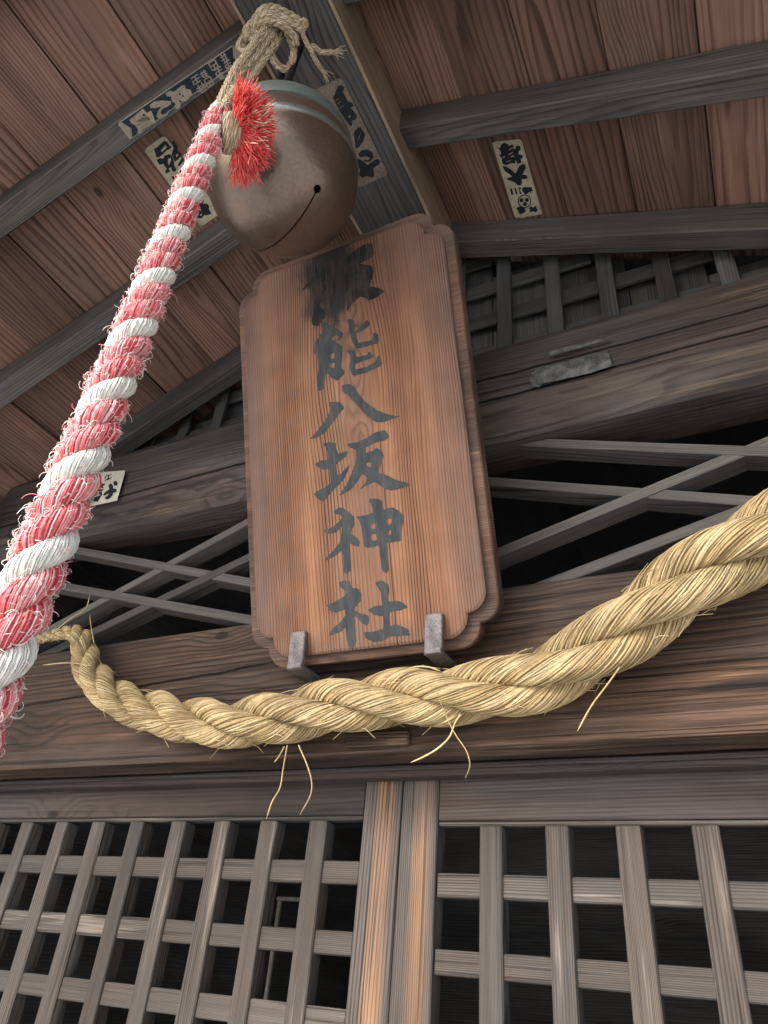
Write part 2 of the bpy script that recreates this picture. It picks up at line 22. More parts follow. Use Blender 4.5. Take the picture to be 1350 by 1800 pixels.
STRAWS = {"a":[[-0.1237,-0.2,1.921],[-0.1245,-0.2,1.8841],[-0.1251,-0.2,1.8528],[-0.1362,-0.2,1.8311],[-0.1418,-0.2,1.8055]],"b":[[-0.1012,-0.2,1.92],[-0.0792,-0.2,1.887],[-0.0662,-0.2,1.8601],[-0.0659,-0.2,1.8386],[-0.0802,-0.2,1.8118]],"c":[[0.1534,-0.226,1.9826],[0.1707,-0.226,1.9417],[0.185,-0.226,1.9155],[0.2031,-0.226,1.89],[0.2086,-0.226,1.8699],[0.2021,-0.226,1.8522]],"d":[[0.189,-0.215,1.9484],[0.1803,-0.215,1.9361],[0.1719,-0.215,1.9153],[0.1544,-0.215,1.8994],[0.1321,-0.215,1.8879],[0.1114,-0.215,1.8804]],"e":[[0.4237,-0.2,2.0062],[0.4058,-0.2,1.9841],[0.3795,-0.2,1.9529],[0.3571,-0.2,1.918]],"f":[[0.3859,-0.2,2.003],[0.3821,-0.2,2.0164],[0.3896,-0.2,2.0289],[0.4014,-0.2,2.0232]],"g":[[-0.8217,-0.2,2.1982],[-0.7754,-0.2,2.2349],[-0.7318,-0.2,2.2577],[-0.7333,-0.2,2.2942]],"h":[[-0.6649,-0.19,2.1183],[-0.7388,-0.19,2.1321],[-0.8198,-0.19,2.1348]],"i":[[-0.6793,-0.19,2.1724],[-0.7067,-0.19,2.2166],[-0.7231,-0.19,2.2469]],"k":[[-0.129,-0.2,1.9194],[-0.1371,-0.2,1.9029],[-0.1444,-0.2,1.894]],"l":[[0.0683,-0.21,2.0096],[0.0971,-0.21,2.0311],[0.1271,-0.21,2.0311],[0.1521,-0.21,2.0211]]}
CAM = [[0.899,0.4303,0.0818],[0.1795,-0.5321,0.8274],[0.3996,-0.7292,-0.5556]]
TAS = [[0.0795,-0.8567,2.6917],[0.0889,-0.7883,2.6764],[0.0224,-0.758,2.643],[0.051,-0.8646,2.6832]]
TAS_UP = [0.46,-0.79,0.39]
TAS_RIGHT = [0.89,0.40,0.22]
STRAW_PHASE = 0.0
STRAW_TW = 2.1


# ------------------------------------------------------------------ camera, sky, sun, exposure
cd = bpy.data.cameras.new('camera'); cam = bpy.data.objects.new('camera', cd); COL.objects.link(cam)
cd.sensor_fit = 'VERTICAL'; cd.sensor_height = 36.0; cd.sensor_width = 27.0; cd.lens = 36.0*1243.31/1800.0
cd.clip_start = 0.02; cd.clip_end = 2000
M = Matrix((CAM[0], CAM[1], CAM[2])).transposed().to_4x4(); M.translation = (0.564, -1.2, 1.6)
cam.matrix_world = M; S.camera = cam
W = bpy.data.worlds.new('World'); S.world = W; W.use_nodes = True
nt = W.node_tree; bg = nt.nodes['Background']
SUN_EL, SUN_AZ = math.radians(36), math.radians(214)      # azimuth clockwise from +y: light comes over the left shoulder
sky = nt.nodes.new('ShaderNodeTexSky'); sky.sky_type = 'NISHITA'; sky.sun_disc = False
sky.sun_elevation = SUN_EL; sky.sun_rotation = SUN_AZ; sky.air_density = 1.0; sky.dust_density = 4.0; sky.ozone_density = 1.0
hs = nt.nodes.new('ShaderNodeHueSaturation'); hs.inputs['Saturation'].default_value = 0.62    # thin overcast
nt.links.new(sky.outputs[0], hs.inputs['Color']); nt.links.new(hs.outputs[0], bg.inputs[0]); bg.inputs[1].default_value = 0.15
sd = bpy.data.lights.new('sun', 'SUN'); sd.energy = 1.5; sd.angle = math.radians(30); sd.color = (1.0, 0.98, 0.95)
sun = bpy.data.objects.new('sun', sd); COL.objects.link(sun)
dv = Vector((math.sin(SUN_AZ)*math.cos(SUN_EL), math.cos(SUN_AZ)*math.cos(SUN_EL), math.sin(SUN_EL)))
sun.rotation_euler = dv.to_track_quat('Z', 'Y').to_euler(); sun.location = dv*20
S.view_settings.view_transform = 'Standard'; S.view_settings.look = 'None'; S.view_settings.gamma = 1.0
S.view_settings.use_curve_mapping = False; S.view_settings.exposure = 1.85
S.render.engine = 'CYCLES'

# ------------------------------------------------------------------ node helpers
class NB:
    def __init__(s, name):
        s.m = bpy.data.materials.new(name); s.m.use_nodes = True; s.t = s.m.node_tree; s.n = s.t.nodes
        s.b = s.n['Principled BSDF']
    def put(s, sock, v):
        if v is None: return
        if isinstance(v, bpy.types.NodeSocket): s.t.links.new(v, sock)
        elif isinstance(v, (tuple, list)) and len(v) == 3 and sock.type == 'RGBA': sock.default_value = (*v, 1)
        else: sock.default_value = v
    def math(s, op, a, b=None, c=None, clamp=False):
        n = s.n.new('ShaderNodeMath'); n.operation = op; n.use_clamp = clamp
        for i, v in enumerate((a, b, c)): s.put(n.inputs[i], v)
        return n.outputs[0]
    def vec(s, op, a, b=None):
        n = s.n.new('ShaderNodeVectorMath'); n.operation = op
        s.put(n.inputs[0], a)
        if b is not None:
            if op == 'SCALE': s.put(n.inputs['Scale'], b)
            else: s.put(n.inputs[1], b)
        return n.outputs[0]
    def noise(s, v, scale=1.0, detail=2.0, rough=0.5, dist=0.0, col=False):
        n = s.n.new('ShaderNodeTexNoise'); s.put(n.inputs['Vector'], v); n.inputs['Scale'].default_value = scale
        n.inputs['Detail'].default_value = detail; n.inputs['Roughness'].default_value = rough; n.inputs['Distortion'].default_value = dist
        return n.outputs['Color' if col else 'Fac']
    def mr(s, v, a, b, c, d, smooth=False):
        n = s.n.new('ShaderNodeMapRange'); n.clamp = True
        if smooth: n.interpolation_type = 'SMOOTHSTEP'
        for k, x in zip(('Value', 'From Min', 'From Max', 'To Min', 'To Max'), (v, a, b, c, d)): s.put(n.inputs[k], x)
        return n.outputs[0]
    def mix(s, f, a, b, mode='MIX'):
        n = s.n.new('ShaderNodeMix'); n.data_type = 'RGBA'; n.blend_type = mode
        s.put(n.inputs[0], f); s.put(n.inputs[6], a); s.put(n.inputs[7], b); return n.outputs[2]
    def ramp(s, f, stops):
        n = s.n.new('ShaderNodeValToRGB'); s.put(n.inputs[0], f); e = n.color_ramp.elements
        while len(e) < len(stops): e.new(0.5)
        for el, (p, c) in zip(e, stops): el.position = p; el.color = (*c, 1) if len(c) == 3 else (c[0], c[0], c[0], 1)
        return n.outputs[0]
    def sep(s, v):
        n = s.n.new('ShaderNodeSeparateXYZ'); s.put(n.inputs[0], v); return n.outputs
    def comb(s, x, y, z):
        n = s.n.new('ShaderNodeCombineXYZ')
        for i, v in enumerate((x, y, z)): s.put(n.inputs[i], v)
        return n.outputs[0]
    def coord(s):
        return s.n.new('ShaderNodeTexCoord').outputs['Object']
    def rand(s):
        oi = s.n.new('ShaderNodeObjectInfo').outputs['Random']
        w = s.n.new('ShaderNodeTexWhiteNoise'); w.noise_dimensions = '1D'; s.put(w.inputs['W'], s.math('MULTIPLY', oi, 97.0)); return oi, w.outputs['Color']
    def island(s):
        return s.n.new('ShaderNodeNewGeometry').outputs['Random Per Island']
    def bump(s, h, dist, strength=1.0):
        n = s.n.new('ShaderNodeBump'); n.inputs['Distance'].default_value = dist; n.inputs['Strength'].default_value = strength
        s.put(n.inputs['Height'], h); s.t.links.new(n.outputs[0], s.b.inputs['Normal'])
    def out(s, col=None, rough=None, metal=None, spec=None):
        s.put(s.b.inputs['Base Color'], col); s.put(s.b.inputs['Roughness'], rough); s.put(s.b.inputs['Metallic'], metal)
        s.put(s.b.inputs['Specular IOR Level'], spec); return s.m

def wood(name, early, late, grey=(.12, .115, .11), greyamt=.3, ring=210., warp=.012, tilt=.05, pith=(.015, .075),
         streak=.3, bump=.0007, rough=.72, contrast=1.0, tone=.25, dirt=.35, crack=None, pale=None, knots=True, edge=None, checks=.35):
    """sawn timber: growth rings round a pith line that runs along local x, so faces show straight grain or cathedrals"""
    k = NB(name); P = k.coord(); oi, wn = k.rand(); wr, wg, wb = k.sep(wn)
    Pn = k.vec('ADD', P, k.vec('SCALE', wn, 40.0))
    px, py, pz = k.sep(P)
    wv = k.vec('SUBTRACT', k.noise(k.vec('MULTIPLY', Pn, (1.6, 7, 7)), 1.0, 2.5, col=True), (.5, .5, .5))
    _, wy, wz = k.sep(k.vec('SCALE', wv, warp*2))
    y = k.math('ADD', k.math('ADD', py, wy), k.mr(wr, 0, 1, -.05, .05))
    z = k.math('ADD', k.math('ADD', pz, wz), k.mr(wg, 0, 1, pith[0], pith[1]))
    z = k.math('ADD', z, k.math('MULTIPLY', px, k.mr(wb, 0, 1, -tilt, tilt)))
    r = k.math('SQRT', k.math('ADD', k.math('MULTIPLY', y, y), k.math('MULTIPLY', z, z)))
    kn = None
    if knots:
        v = k.n.new('ShaderNodeTexVoronoi'); v.feature = 'F1'; k.put(v.inputs['Vector'], k.vec('MULTIPLY', Pn, (.55, 1, 1))); v.inputs['Scale'].default_value = 5.0
        g = k.mr(v.outputs['Distance'], 0.02, .30, 1, 0, True)
        r = k.math('ADD', r, k.math('MULTIPLY', g, .016))
        kn = k.mr(v.outputs['Distance'], .035, .06, 1, 0, True)
    rf = k.math('MULTIPLY', k.math('MULTIPLY', r, ring), k.mr(wb, 0, 1, .6, 1.5))
    rf = k.math('ADD', rf, k.math('MULTIPLY', k.noise(k.vec('MULTIPLY', Pn, (3, 50, 50)), 1.0, 2), 1.1))
    saw = k.math('FRACT', rf)
    lw = k.ramp(saw, [(0, (.12,)), (.45, (.18,)), (.8, (1,)), (.92, (.9,)), (1, (.12,))])
    lw = k.math('MULTIPLY', lw, k.mr(k.noise(k.math('FLOOR', rf) if False else k.vec('MULTIPLY', Pn, (1.2, 30, 30)), 1.0, 1), .3, .7, .45, 1.0))
    fib = k.noise(k.vec('MULTIPLY', Pn, (9, 420, 420)), 1.0, 3, .6)
    fi2 = k.noise(k.vec('MULTIPLY', Pn, (2.5, 90, 90)), 1.0, 3, .6)
    c = k.mix(k.math('MULTIPLY', lw, contrast, clamp=True), early, late)
    gm = k.math('MULTIPLY', k.mr(k.math('ADD', k.noise(k.vec('MULTIPLY', Pn, (1.5, 9, 9)), 1.0, 3), k.math('MULTIPLY', k.math('SUBTRACT', fi2, .5), .5)), .38, .62, 0, 1, True), greyamt)
    c = k.mix(gm, c, k.mix(k.math('MULTIPLY', lw, .75), grey, tuple(v*.35 for v in grey)))
    if pale:
        pm = k.mr(k.math('ADD', k.noise(k.vec('MULTIPLY', Pn, (2.2, 24, 24)), 1.0, 3), k.math('MULTIPLY', k.math('SUBTRACT', fib, .5), .35)), .60, .74, 0, pale[1], True)
        c = k.mix(pm, c, pale[0])
    if edge:
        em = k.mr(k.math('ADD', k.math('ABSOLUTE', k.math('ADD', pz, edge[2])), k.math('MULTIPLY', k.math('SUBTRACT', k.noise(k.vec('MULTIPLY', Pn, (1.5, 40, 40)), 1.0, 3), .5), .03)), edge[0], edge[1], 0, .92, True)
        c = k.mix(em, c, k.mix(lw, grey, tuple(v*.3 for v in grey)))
    t = k.math('MULTIPLY', k.mr(fib, .25, .75, 1-streak, 1+streak*.6), k.mr(fi2, .25, .75, 1-streak*.8, 1+streak*.5))
    t = k.math('MULTIPLY', t, k.mr(oi, 0, 1, 1-tone, 1+tone))
    t = k.math('MULTIPLY', t, k.mr(k.noise(k.vec('MULTIPLY', Pn, (1.3, 5, 5)), 1.0, 4, .6), .35, .62, 1-dirt, 1.06))
    ck = k.math('MULTIPLY', k.mr(k.noise(k.vec('MULTIPLY', Pn, (2.2, 230, 230)), 1.0, 2.5, .55), .575, .655, 0, checks), k.mr(k.noise(k.vec('MULTIPLY', Pn, (1.7, 14, 14)), 1.0, 2), .38, .6, .25, 1))
    t = k.math('MULTIPLY', t, k.math('SUBTRACT', 1.0, ck))
    if kn is not None: t = k.math('MULTIPLY', t, k.mr(kn, 0, 1, 1, .3))
    h = k.math('SUBTRACT', k.math('ADD', k.math('MULTIPLY', lw, .55), k.math('MULTIPLY', fib, .6)), ck)
    if crack:
        for (z0, sl, w, x0, x1) in crack:
            zz = k.math('SUBTRACT', k.math('SUBTRACT', pz, k.math('ADD', z0, k.math('MULTIPLY', px, sl))), k.math('MULTIPLY', k.math('SUBTRACT', k.noise(k.vec('MULTIPLY', Pn, (5, 0, 0)), 1.0, 3), .5), .02))
            cm = k.math('MULTIPLY', k.mr(k.math('ABSOLUTE', zz), w*.5, w*1.6, 1, 0, True), k.math('MULTIPLY', k.mr(px, x0-.1, x0, 0, 1), k.mr(px, x1, x1+.1, 1, 0)))
            t = k.math('MULTIPLY', t, k.mr(cm, 0, 1, 1, .06)); h = k.math('SUBTRACT', h, k.math('MULTIPLY', cm, 4.0))
    c = k.mix(1.0, c, k.comb(t, t, t), 'MULTIPLY')
    k.bump(h, bump)
    return k.out(c, k.mr(fib, .3, .7, rough-.1, rough+.12), 0.0, .25)

def plain(name, col, rough=.7, metal=0., var=.2, scale=60., bump=0., spec=.3):
    k = NB(name); P = k.coord(); n = k.noise(P, scale, 4, .6); n2 = k.noise(P, scale*.12, 3)
    t = k.math('MULTIPLY', k.mr(n, .3, .7, 1-var, 1+var), k.mr(n2, .3, .7, 1-var, 1+var*.6))
    c = k.mix(1.0, col, k.comb(t, t, t), 'MULTIPLY')
    if bump: k.bump(n, bump)
    return k.out(c, rough, metal, spec)

def fibre(name, stops, rough=.6, sheen=0., patch=0.):
    """threads and straws: every strand (mesh island) takes its own tint"""
    k = NB(name); P = k.coord(); i = k.island()
    c = k.ramp(i, stops)
    n = k.noise(P, 140., 3, .6); t = k.mr(n, .3, .7, .8, 1.12)
    if patch: t = k.math('MULTIPLY', t, k.mr(k.noise(P, 14., 4, .65), .35, .6, 1-patch, 1.05))
    c = k.mix(1.0, c, k.comb(t, t, t), 'MULTIPLY')
    k.b.inputs['Sheen Weight'].default_value = sheen
    return k.out(c, rough, 0., .3)

MAT = {}
MAT['ceil'] = wood('ceiling_cedar', (.255, .143, .103), (.066, .031, .023), greyamt=.18, checks=.12, ring=88, warp=.02, tilt=.05, pith=(.004, .05), streak=.18, bump=.0005, tone=.3, dirt=.42, pale=((.40, .27, .20), .3))
MAT['raft'] = wood('rafter_timber', (.125, .105, .09), (.043, .038, .036), grey=(.115, .115, .115), greyamt=.65, ring=190, checks=.65, streak=.3, tone=.12, dirt=.45, pale=((.2, .17, .13), .35))
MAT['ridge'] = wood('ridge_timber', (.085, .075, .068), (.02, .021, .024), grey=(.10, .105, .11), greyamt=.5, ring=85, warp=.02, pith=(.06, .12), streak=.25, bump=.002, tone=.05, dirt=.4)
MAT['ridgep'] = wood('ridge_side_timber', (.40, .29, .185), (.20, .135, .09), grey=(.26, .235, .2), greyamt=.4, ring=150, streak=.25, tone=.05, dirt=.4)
MAT['tie'] = wood('tie_beam_timber', (.095, .070, .060), (.034, .026, .024), grey=(.105, .095, .09), greyamt=.55, checks=.7, ring=120, warp=.03, pith=(.05, .10), streak=.3, bump=.0012, tone=.05, dirt=.5, pale=((.25, .175, .11), .5), crack=[(.03, .0, .0022, .15, 1.2), (-.035, .01, .0025, -1.4, 1.4)])
MAT['lintel'] = wood('lintel_timber', (.135, .076, .047), (.016, .011, .010), grey=(.075, .06, .053), greyamt=.6, checks=.85, ring=135, warp=.014, tilt=.03, pith=(.05, .11), streak=.6, bump=.0018, tone=.03, dirt=.6, pale=((.34, .20, .11), .5), crack=[(.058, .055, .0020, -1.5, -.28)])
MAT['dark'] = wood('head_jamb_timber', (.074, .052, .044), (.03, .022, .02), grey=(.072, .066, .064), greyamt=.6, ring=180, streak=.35, tone=.1, dirt=.4)
MAT['door'] = wood('door_cypress', (.108, .088, .073), (.017, .013, .011), grey=(.090, .084, .079), greyamt=.55, checks=.6, ring=330, warp=.006, tilt=.02, pith=(.03, .12), streak=.3, bump=.0007, tone=.16, dirt=.3, pale=((.30, .245, .195), .5), knots=False)
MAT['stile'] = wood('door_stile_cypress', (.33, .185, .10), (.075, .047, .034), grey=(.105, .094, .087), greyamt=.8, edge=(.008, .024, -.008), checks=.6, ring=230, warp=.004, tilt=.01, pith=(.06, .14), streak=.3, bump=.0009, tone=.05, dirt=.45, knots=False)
MAT['cross'] = wood('crossing_stick_timber', (.15, .136, .124), (.036, .033, .031), grey=(.12, .116, .112), greyamt=.6, ring=330, warp=.005, tilt=.02, pith=(.03, .12), streak=.35, tone=.14, dirt=.3, knots=False)
MAT['weave'] = wood('gable_strip_timber', (.095, .087, .078), (.033, .032, .032), grey=(.11, .113, .115), greyamt=.6, ring=260, streak=.35, tone=.2, dirt=.4, knots=False)
MAT['inside'] = wood('inner_timber', (.20, .19, .185), (.10, .095, .09), greyamt=.3, ring=120, streak=.3, tone=.2)
MAT['roof'] = plain('roof_tile_grey', (.07, .072, .075), .8)
MAT['iron'] = plain('rusty_iron', (.15, .135, .135), .65, .35, .45, 420., .0012)
MAT['ironb'] = plain('black_iron', (.028, .027, .027), .6, .5, .3, 200., .0006)
MAT['ground'] = plain('packed_gravel', (.42, .42, .41), .95, 0, .3, 40., .01)
MAT['paper'] = plain('aged_paper', (.42, .37, .28), .9, 0, .22, 90.)
MAT['paperw'] = plain('pale_paper', (.50, .48, .40), .9, 0, .16, 90.)
MAT['paperd'] = plain('darkened_paper', (.17, .135, .105), .9, 0, .25, 120.)
MAT['papera'] = plain('brown_paper', (.28, .24, .19), .9, 0, .22, 120.)
MAT['ink'] = plain('black_ink', (.012, .014, .017), .75, 0, .3, 150.)
MAT['inkb'] = plain('blue_black_ink', (.014, .022, .034), .75, 0, .3, 150.)
MAT['residue'] = plain('torn_paper_residue', (.098, .098, .095), .9, 0, .7, 45.)
MAT['straw'] = fibre('rice_straw', [(0, (.27, .178, .078)), (.2, (.40, .283, .133)), (.6, (.485, .362, .185)), (.92, (.555, .438, .25)), (1, (.27, .158, .072))], .5, patch=.35)
MAT['strawcore'] = plain('straw_core', (.37, .265, .12), .8, 0, .3, 120., .002)
MAT['cord'] = fibre('hemp_yarn', [(0, (.36, .28, .18)), (.5, (.50, .41, .28)), (1, (.60, .51, .37))], .8)
MAT['cordcore'] = plain('hemp_core', (.26, .2, .13), .9, 0, .3, 300.)
MAT['white'] = fibre('white_nylon', [(0, (.58, .56, .50)), (.5, (.70, .685, .63)), (1, (.77, .75, .68))], .42)
MAT['cream'] = plain('white_nylon_core', (.62, .60, .53), .7, 0, .12, 300.)
MAT['red'] = fibre('red_nylon', [(0, (.58, .075, .09)), (.35, (.66, .16, .17)), (.7, (.71, .28, .285)), (.9, (.75, .46, .45)), (1, (.78, .64, .62))], .45)
MAT['redcore'] = plain('red_nylon_core', (.46, .06, .075), .7, 0, .25, 300.)
MAT['fuzz'] = fibre('worn_nylon_curl', [(0, (.64, .18, .19)), (.3, (.73, .40, .39)), (.5, (.80, .66, .63)), (1, (.85, .80, .76))], .5)
MAT['tassel'] = fibre('scarlet_tassel', [(0, (.56, .03, .035)), (.5, (.72, .085, .08)), (.9, (.77, .15, .13)), (1, (.80, .34, .22))], .55)
MAT['tassel2'] = fibre('faded_tassel', [(0, (.75, .50, .34)), (1, (.82, .66, .46))], .55)
def bell_mat():
    k = NB('aged_bronze'); P = k.coord(); x, y, z = k.sep(P)
    n = k.noise(P, 9., 4, .6); n2 = k.noise(k.vec('MULTIPLY', P, (14, 14, 90)), 1.0, 4, .65); n3 = k.noise(P, 160., 3)
    c = k.mix(k.mr(n, .35, .65, 0, 1), (.14, .108, .088), (.205, .142, .105))
    c = k.mix(k.mr(n2, .5, .72, 0, .55), c, (.12, .115, .105))
    gz = k.math('MULTIPLY', k.mr(z, .050, .058, 0, 1, True), k.mr(n, .25, .55, .6, 1))
    c = k.mix(gz, c, (.10, .125, .112))
    rz = k.math('MULTIPLY', k.mr(k.math('ABSOLUTE', k.math('SUBTRACT', z, .014)), .006, .009, 1, 0), .75)
    c = k.mix(rz, c, (.27, .30, .28))
    t = k.mr(n3, .3, .7, .86, 1.1); c = k.mix(1.0, c, k.comb(t, t, t), 'MULTIPLY')
    k.bump(k.math('ADD', n3, k.math('MULTIPLY', n2, 1.5)), .0004)
    return k.out(c, k.math('ADD', k.mr(n, .3, .7, .27, .42), k.math('MULTIPLY', gz, .2)), k.mr(gz, 0, 1, .75, .25), .4)
MAT['bell'] = bell_mat()
def plaque_mat():
    k = NB('plaque_cedar'); P = k.coord(); x, y, z = k.sep(P)          # x across, y up the board, z out of the face
    w = k.sep(k.vec('SUBTRACT', k.noise(k.vec('MULTIPLY', P, (9, 1.6, 9)), 1.0, 2.5, col=True), (.5, .5, .5)))
    dx = k.math('ADD', k.math('SUBTRACT', x, .015), k.math('MULTIPLY', w[0], .022)); dz = k.math('SUBTRACT', y, .53)
    ad = k.math('ABSOLUTE', dx)
    gy = k.math('POWER', 2.718, k.math('MULTIPLY', k.math('MULTIPLY', dz, dz), -38.0))
    gx = k.math('POWER', 2.718, k.math('MULTIPLY', k.math('MULTIPLY', dx, dx), -110.0))
    eye = k.math('SQRT', k.math('ADD', k.math('MULTIPLY', dx, dx), k.math('MULTIPLY', k.math('MULTIPLY', dz, dz), .16)))
    m = k.math('MULTIPLY', gy, gx)
    lin = k.math('MULTIPLY', ad, k.math('SUBTRACT', 1.0, k.math('MULTIPLY', m, .55)))
    near = k.mr(eye, .018, .055, 1, 0, True)
    q = k.math('ADD', k.math('MULTIPLY', eye, near), k.math('MULTIPLY', lin, k.math('SUBTRACT', 1.0, near)))
    rf = k.math('ADD', k.math('MULTIPLY', q, 105.0), k.math('MULTIPLY', k.noise(k.vec('MULTIPLY', P, (13, .9, 13)), 1.0, 3), 5.5))
    rf = k.math('ADD', rf, k.math('MULTIPLY', k.math('MULTIPLY', ad, ad), 230.0))
    lw = k.ramp(k.math('FRACT', rf), [(0, (.05,)), (.5, (.2,)), (.8, (1,)), (.93, (.8,)), (1, (.05,))])
    lw = k.math('MULTIPLY', lw, k.mr(k.noise(k.vec('MULTIPLY', P, (15, .9, 15)), 1.0, 3), .36, .62, .18, 1))
    fib = k.noise(k.vec('MULTIPLY', P, (420, 9, 420)), 1.0, 3, .6); band = k.noise(k.vec('MULTIPLY', P, (22, .8, 22)), 1.0, 3, .55)
    c = k.mix(lw, k.mix(k.mr(band, .35, .65, 0, 1), (.20, .086, .045), (.315, .158, .086)), (.036, .016, .011))
    edge = k.math('MAXIMUM', k.mr(k.math('ABSOLUTE', k.math('ADD', x, .005)), .125, .235, 0, .9, True), k.mr(y, .0, .06, .6, 0, True))
    edge = k.math('MULTIPLY', edge, k.mr(band, .3, .62, .45, 1.1))
    c = k.mix(edge, c, k.mix(lw, (.14, .092, .078), (.045, .03, .027)))
    mid = k.math('MULTIPLY', k.mr(k.math('ADD', k.math('ABSOLUTE', k.math('ADD', x, .01)), k.math('MULTIPLY', k.math('SUBTRACT', band, .5), .12)), .02, .075, .6, 0, True), k.mr(k.noise(k.vec('MULTIPLY', P, (16, 3, 16)), 1.0, 4, .6), .35, .6, .35, 1))
    c = k.mix(mid, c, k.mix(lw, (.20, .125, .092), (.06, .036, .028)))
    top = k.mr(k.math('ADD', y, k.math('MULTIPLY', k.math('SUBTRACT', k.noise(k.vec('MULTIPLY', P, (30, 4, 30)), 1.0, 3), .5), .16)), .52, .80, 0, .80, True)
    c = k.mix(top, c, k.mix(lw, (.155, .086, .064), (.045, .027, .023)))
    # old soot stain round the first character
    sx = k.math('DIVIDE', k.math('ADD', x, .028), .066); sy = k.math('DIVIDE', k.math('SUBTRACT', y, .760), .120)
    sr = k.math('ADD', k.math('SQRT', k.math('ADD', k.math('MULTIPLY', sx, sx), k.math('MULTIPLY', sy, sy))), k.math('MULTIPLY', k.math('SUBTRACT', k.noise(k.vec('MULTIPLY', P, (28, 12, 28)), 1.0, 4, .65), .5), 1.5))
    c = k.mix(k.mr(sr, .60, 1.25, .95, 0, True), c, (.020, .019, .020))
    t = k.math('MULTIPLY', k.mr(fib, .25, .75, .74, 1.16), k.mr(k.noise(P, 14., 3), .3, .7, .86, 1.1))
    c = k.mix(1.0, c, k.comb(t, t, t), 'MULTIPLY')
    cr = k.math('SUBTRACT', x, k.math('ADD', .05, k.math('MULTIPLY', k.noise(k.vec('MULTIPLY', P, (0, 5, 0)), 1.0, 2), .008)))
    c = k.mix(k.math('MULTIPLY', k.mr(k.math('ABSOLUTE', cr), .0006, .0013, .9, 0), k.mr(y, .35, .45, 1, 0)), c, (.02, .012, .01))
    k.bump(k.math('ADD', k.math('MULTIPLY', lw, .7), k.math('MULTIPLY', fib, .5)), .0010)
    return k.out(c, k.mr(fib, .3, .7, .6, .8), 0., .25)
MAT['plaque'] = plaque_mat()
MAT['ledge'] = wood('plaque_border_cedar', (.17, .095, .065), (.06, .034, .027), grey=(.10, .08, .072), greyamt=.5, ring=200, streak=.4, tone=.02, dirt=.45, pale=((.45, .22, .09), .35), knots=False)
def paint_mat():
    k = NB('worn_black_paint'); P = k.coord()
    n = k.noise(k.vec('MULTIPLY', P, (60, 14, 60)), 1.0, 4, .65); s = k.noise(k.vec('MULTIPLY', P, (300, 7, 300)), 1.0, 3, .6)
    c = k.mix(k.mr(n, .3, .7, 0, 1), (.026, .031, .036), (.060, .066, .070))
    m = k.mr(k.math('ADD', s, k.math('MULTIPLY', k.math('SUBTRACT', n, .5), .6)), .60, .72, 0, .8)
    c = k.mix(m, c, (.11, .072, .052)); k.bump(s, .0008)
    return k.out(c, .8, 0., .2)
MAT['paint'] = paint_mat()
def char_mat():
    k = NB('charred_lettering'); P = k.coord()
    n = k.noise(k.vec('MULTIPLY', P, (40, 12, 40)), 1.0, 5, .7); s = k.noise(k.vec('MULTIPLY', P, (260, 8, 260)), 1.0, 3, .6)
    c = k.mix(k.mr(n, .42, .62, 0, 1), (.014, .016, .018), (.05, .036, .03))
    c = k.mix(k.mr(s, .58, .70, 0, .7), c, (.10, .06, .042)); k.bump(s, .001)
    return k.out(c, .85, 0., .15)
MAT['char'] = char_mat()

# ------------------------------------------------------------------ mesh helpers
def mesh(name, V, F, smooth=False):
    me = bpy.data.meshes.new(name); me.from_pydata([tuple(v) for v in V], [], F); me.update()
    if smooth: me.polygons.foreach_set('use_smooth', [True]*len(me.polygons))
    return me
def link(name, me, mat=None, parent=None, mw=None):
    o = bpy.data.objects.new(name, me); COL.objects.link(o)
    if mat is not None and me is not None and not me.materials: me.materials.append(MAT[mat])
    if parent is not None: o.parent = parent
    if mw is not None: o.matrix_local = mw
    return o
def tag(o, label=None, cat=None, group=None, kind=None):
    if label: o['label'] = label
    if cat: o['category'] = cat
    if group: o['group'] = group
    if kind: o['kind'] = kind
    return o
def empty(name, loc, parent=None):
    o = bpy.data.objects.new(name, None); COL.objects.link(o); o.location = loc; o.empty_display_size = .05
    if parent is not None: o.parent = parent
    return o
def box_mesh(l, w, h, bev=.003, seg=1, nx=1, wob=0., seed=0):
    """box centred on the origin, length on x; nx > 1 and wob give a hand-hewn waviness"""
    bm = bmesh.new(); bmesh.ops.create_cube(bm, size=1.0)
    for v in bm.verts: v.co = Vector((v.co.x*l, v.co.y*w, v.co.z*h))
    if bev: bmesh.ops.bevel(bm, geom=list(bm.edges), offset=bev, segments=seg, affect='EDGES', profile=.6)
    if nx > 1:
        for i in range(1, nx):
            x = -l/2+l*i/nx
            bmesh.ops.bisect_plane(bm, geom=bm.verts[:]+bm.edges[:]+bm.faces[:], plane_co=(x, 0, 0), plane_no=(1, 0, 0))
        r = random.Random(seed); ph = [r.uniform(0, 6.28) for _ in range(8)]
        for v in bm.verts:
            x = v.co.x*6
            v.co.y += wob*(math.sin(x*.9+ph[0])+.5*math.sin(x*2.3+ph[1]))*(1 if v.co.y > 0 else -.7)
            v.co.z += wob*(math.sin(x*.8+ph[2])+.5*math.sin(x*2.1+ph[3]))*(1 if v.co.z > 0 else -.8)
    me = bpy.data.meshes.new('timber'); bm.to_mesh(me); bm.free(); return me
def frame_m(c, ex, ez):
    ex = Vector(ex).normalized(); ez = Vector(ez); ez = (ez-ex*ez.dot(ex)).normalized(); ey = ez.cross(ex)
    m = Matrix((ex, ey, ez)).transposed().to_4x4(); m.translation = Vector(c); return m
def beam(name, p0, p1, w, h, mat, parent, up=(0, 0, 1), bev=.003, nx=1, wob=0., seed=0):
    """timber from p0 to p1 (centre line); h along up, w across"""
    p0, p1 = Vector(p0), Vector(p1)
    me = box_mesh((p1-p0).length, w, h, bev, 1, nx, wob, seed)
    return link(name, me, mat, parent, frame_m((p0+p1)/2, p1-p0, up))

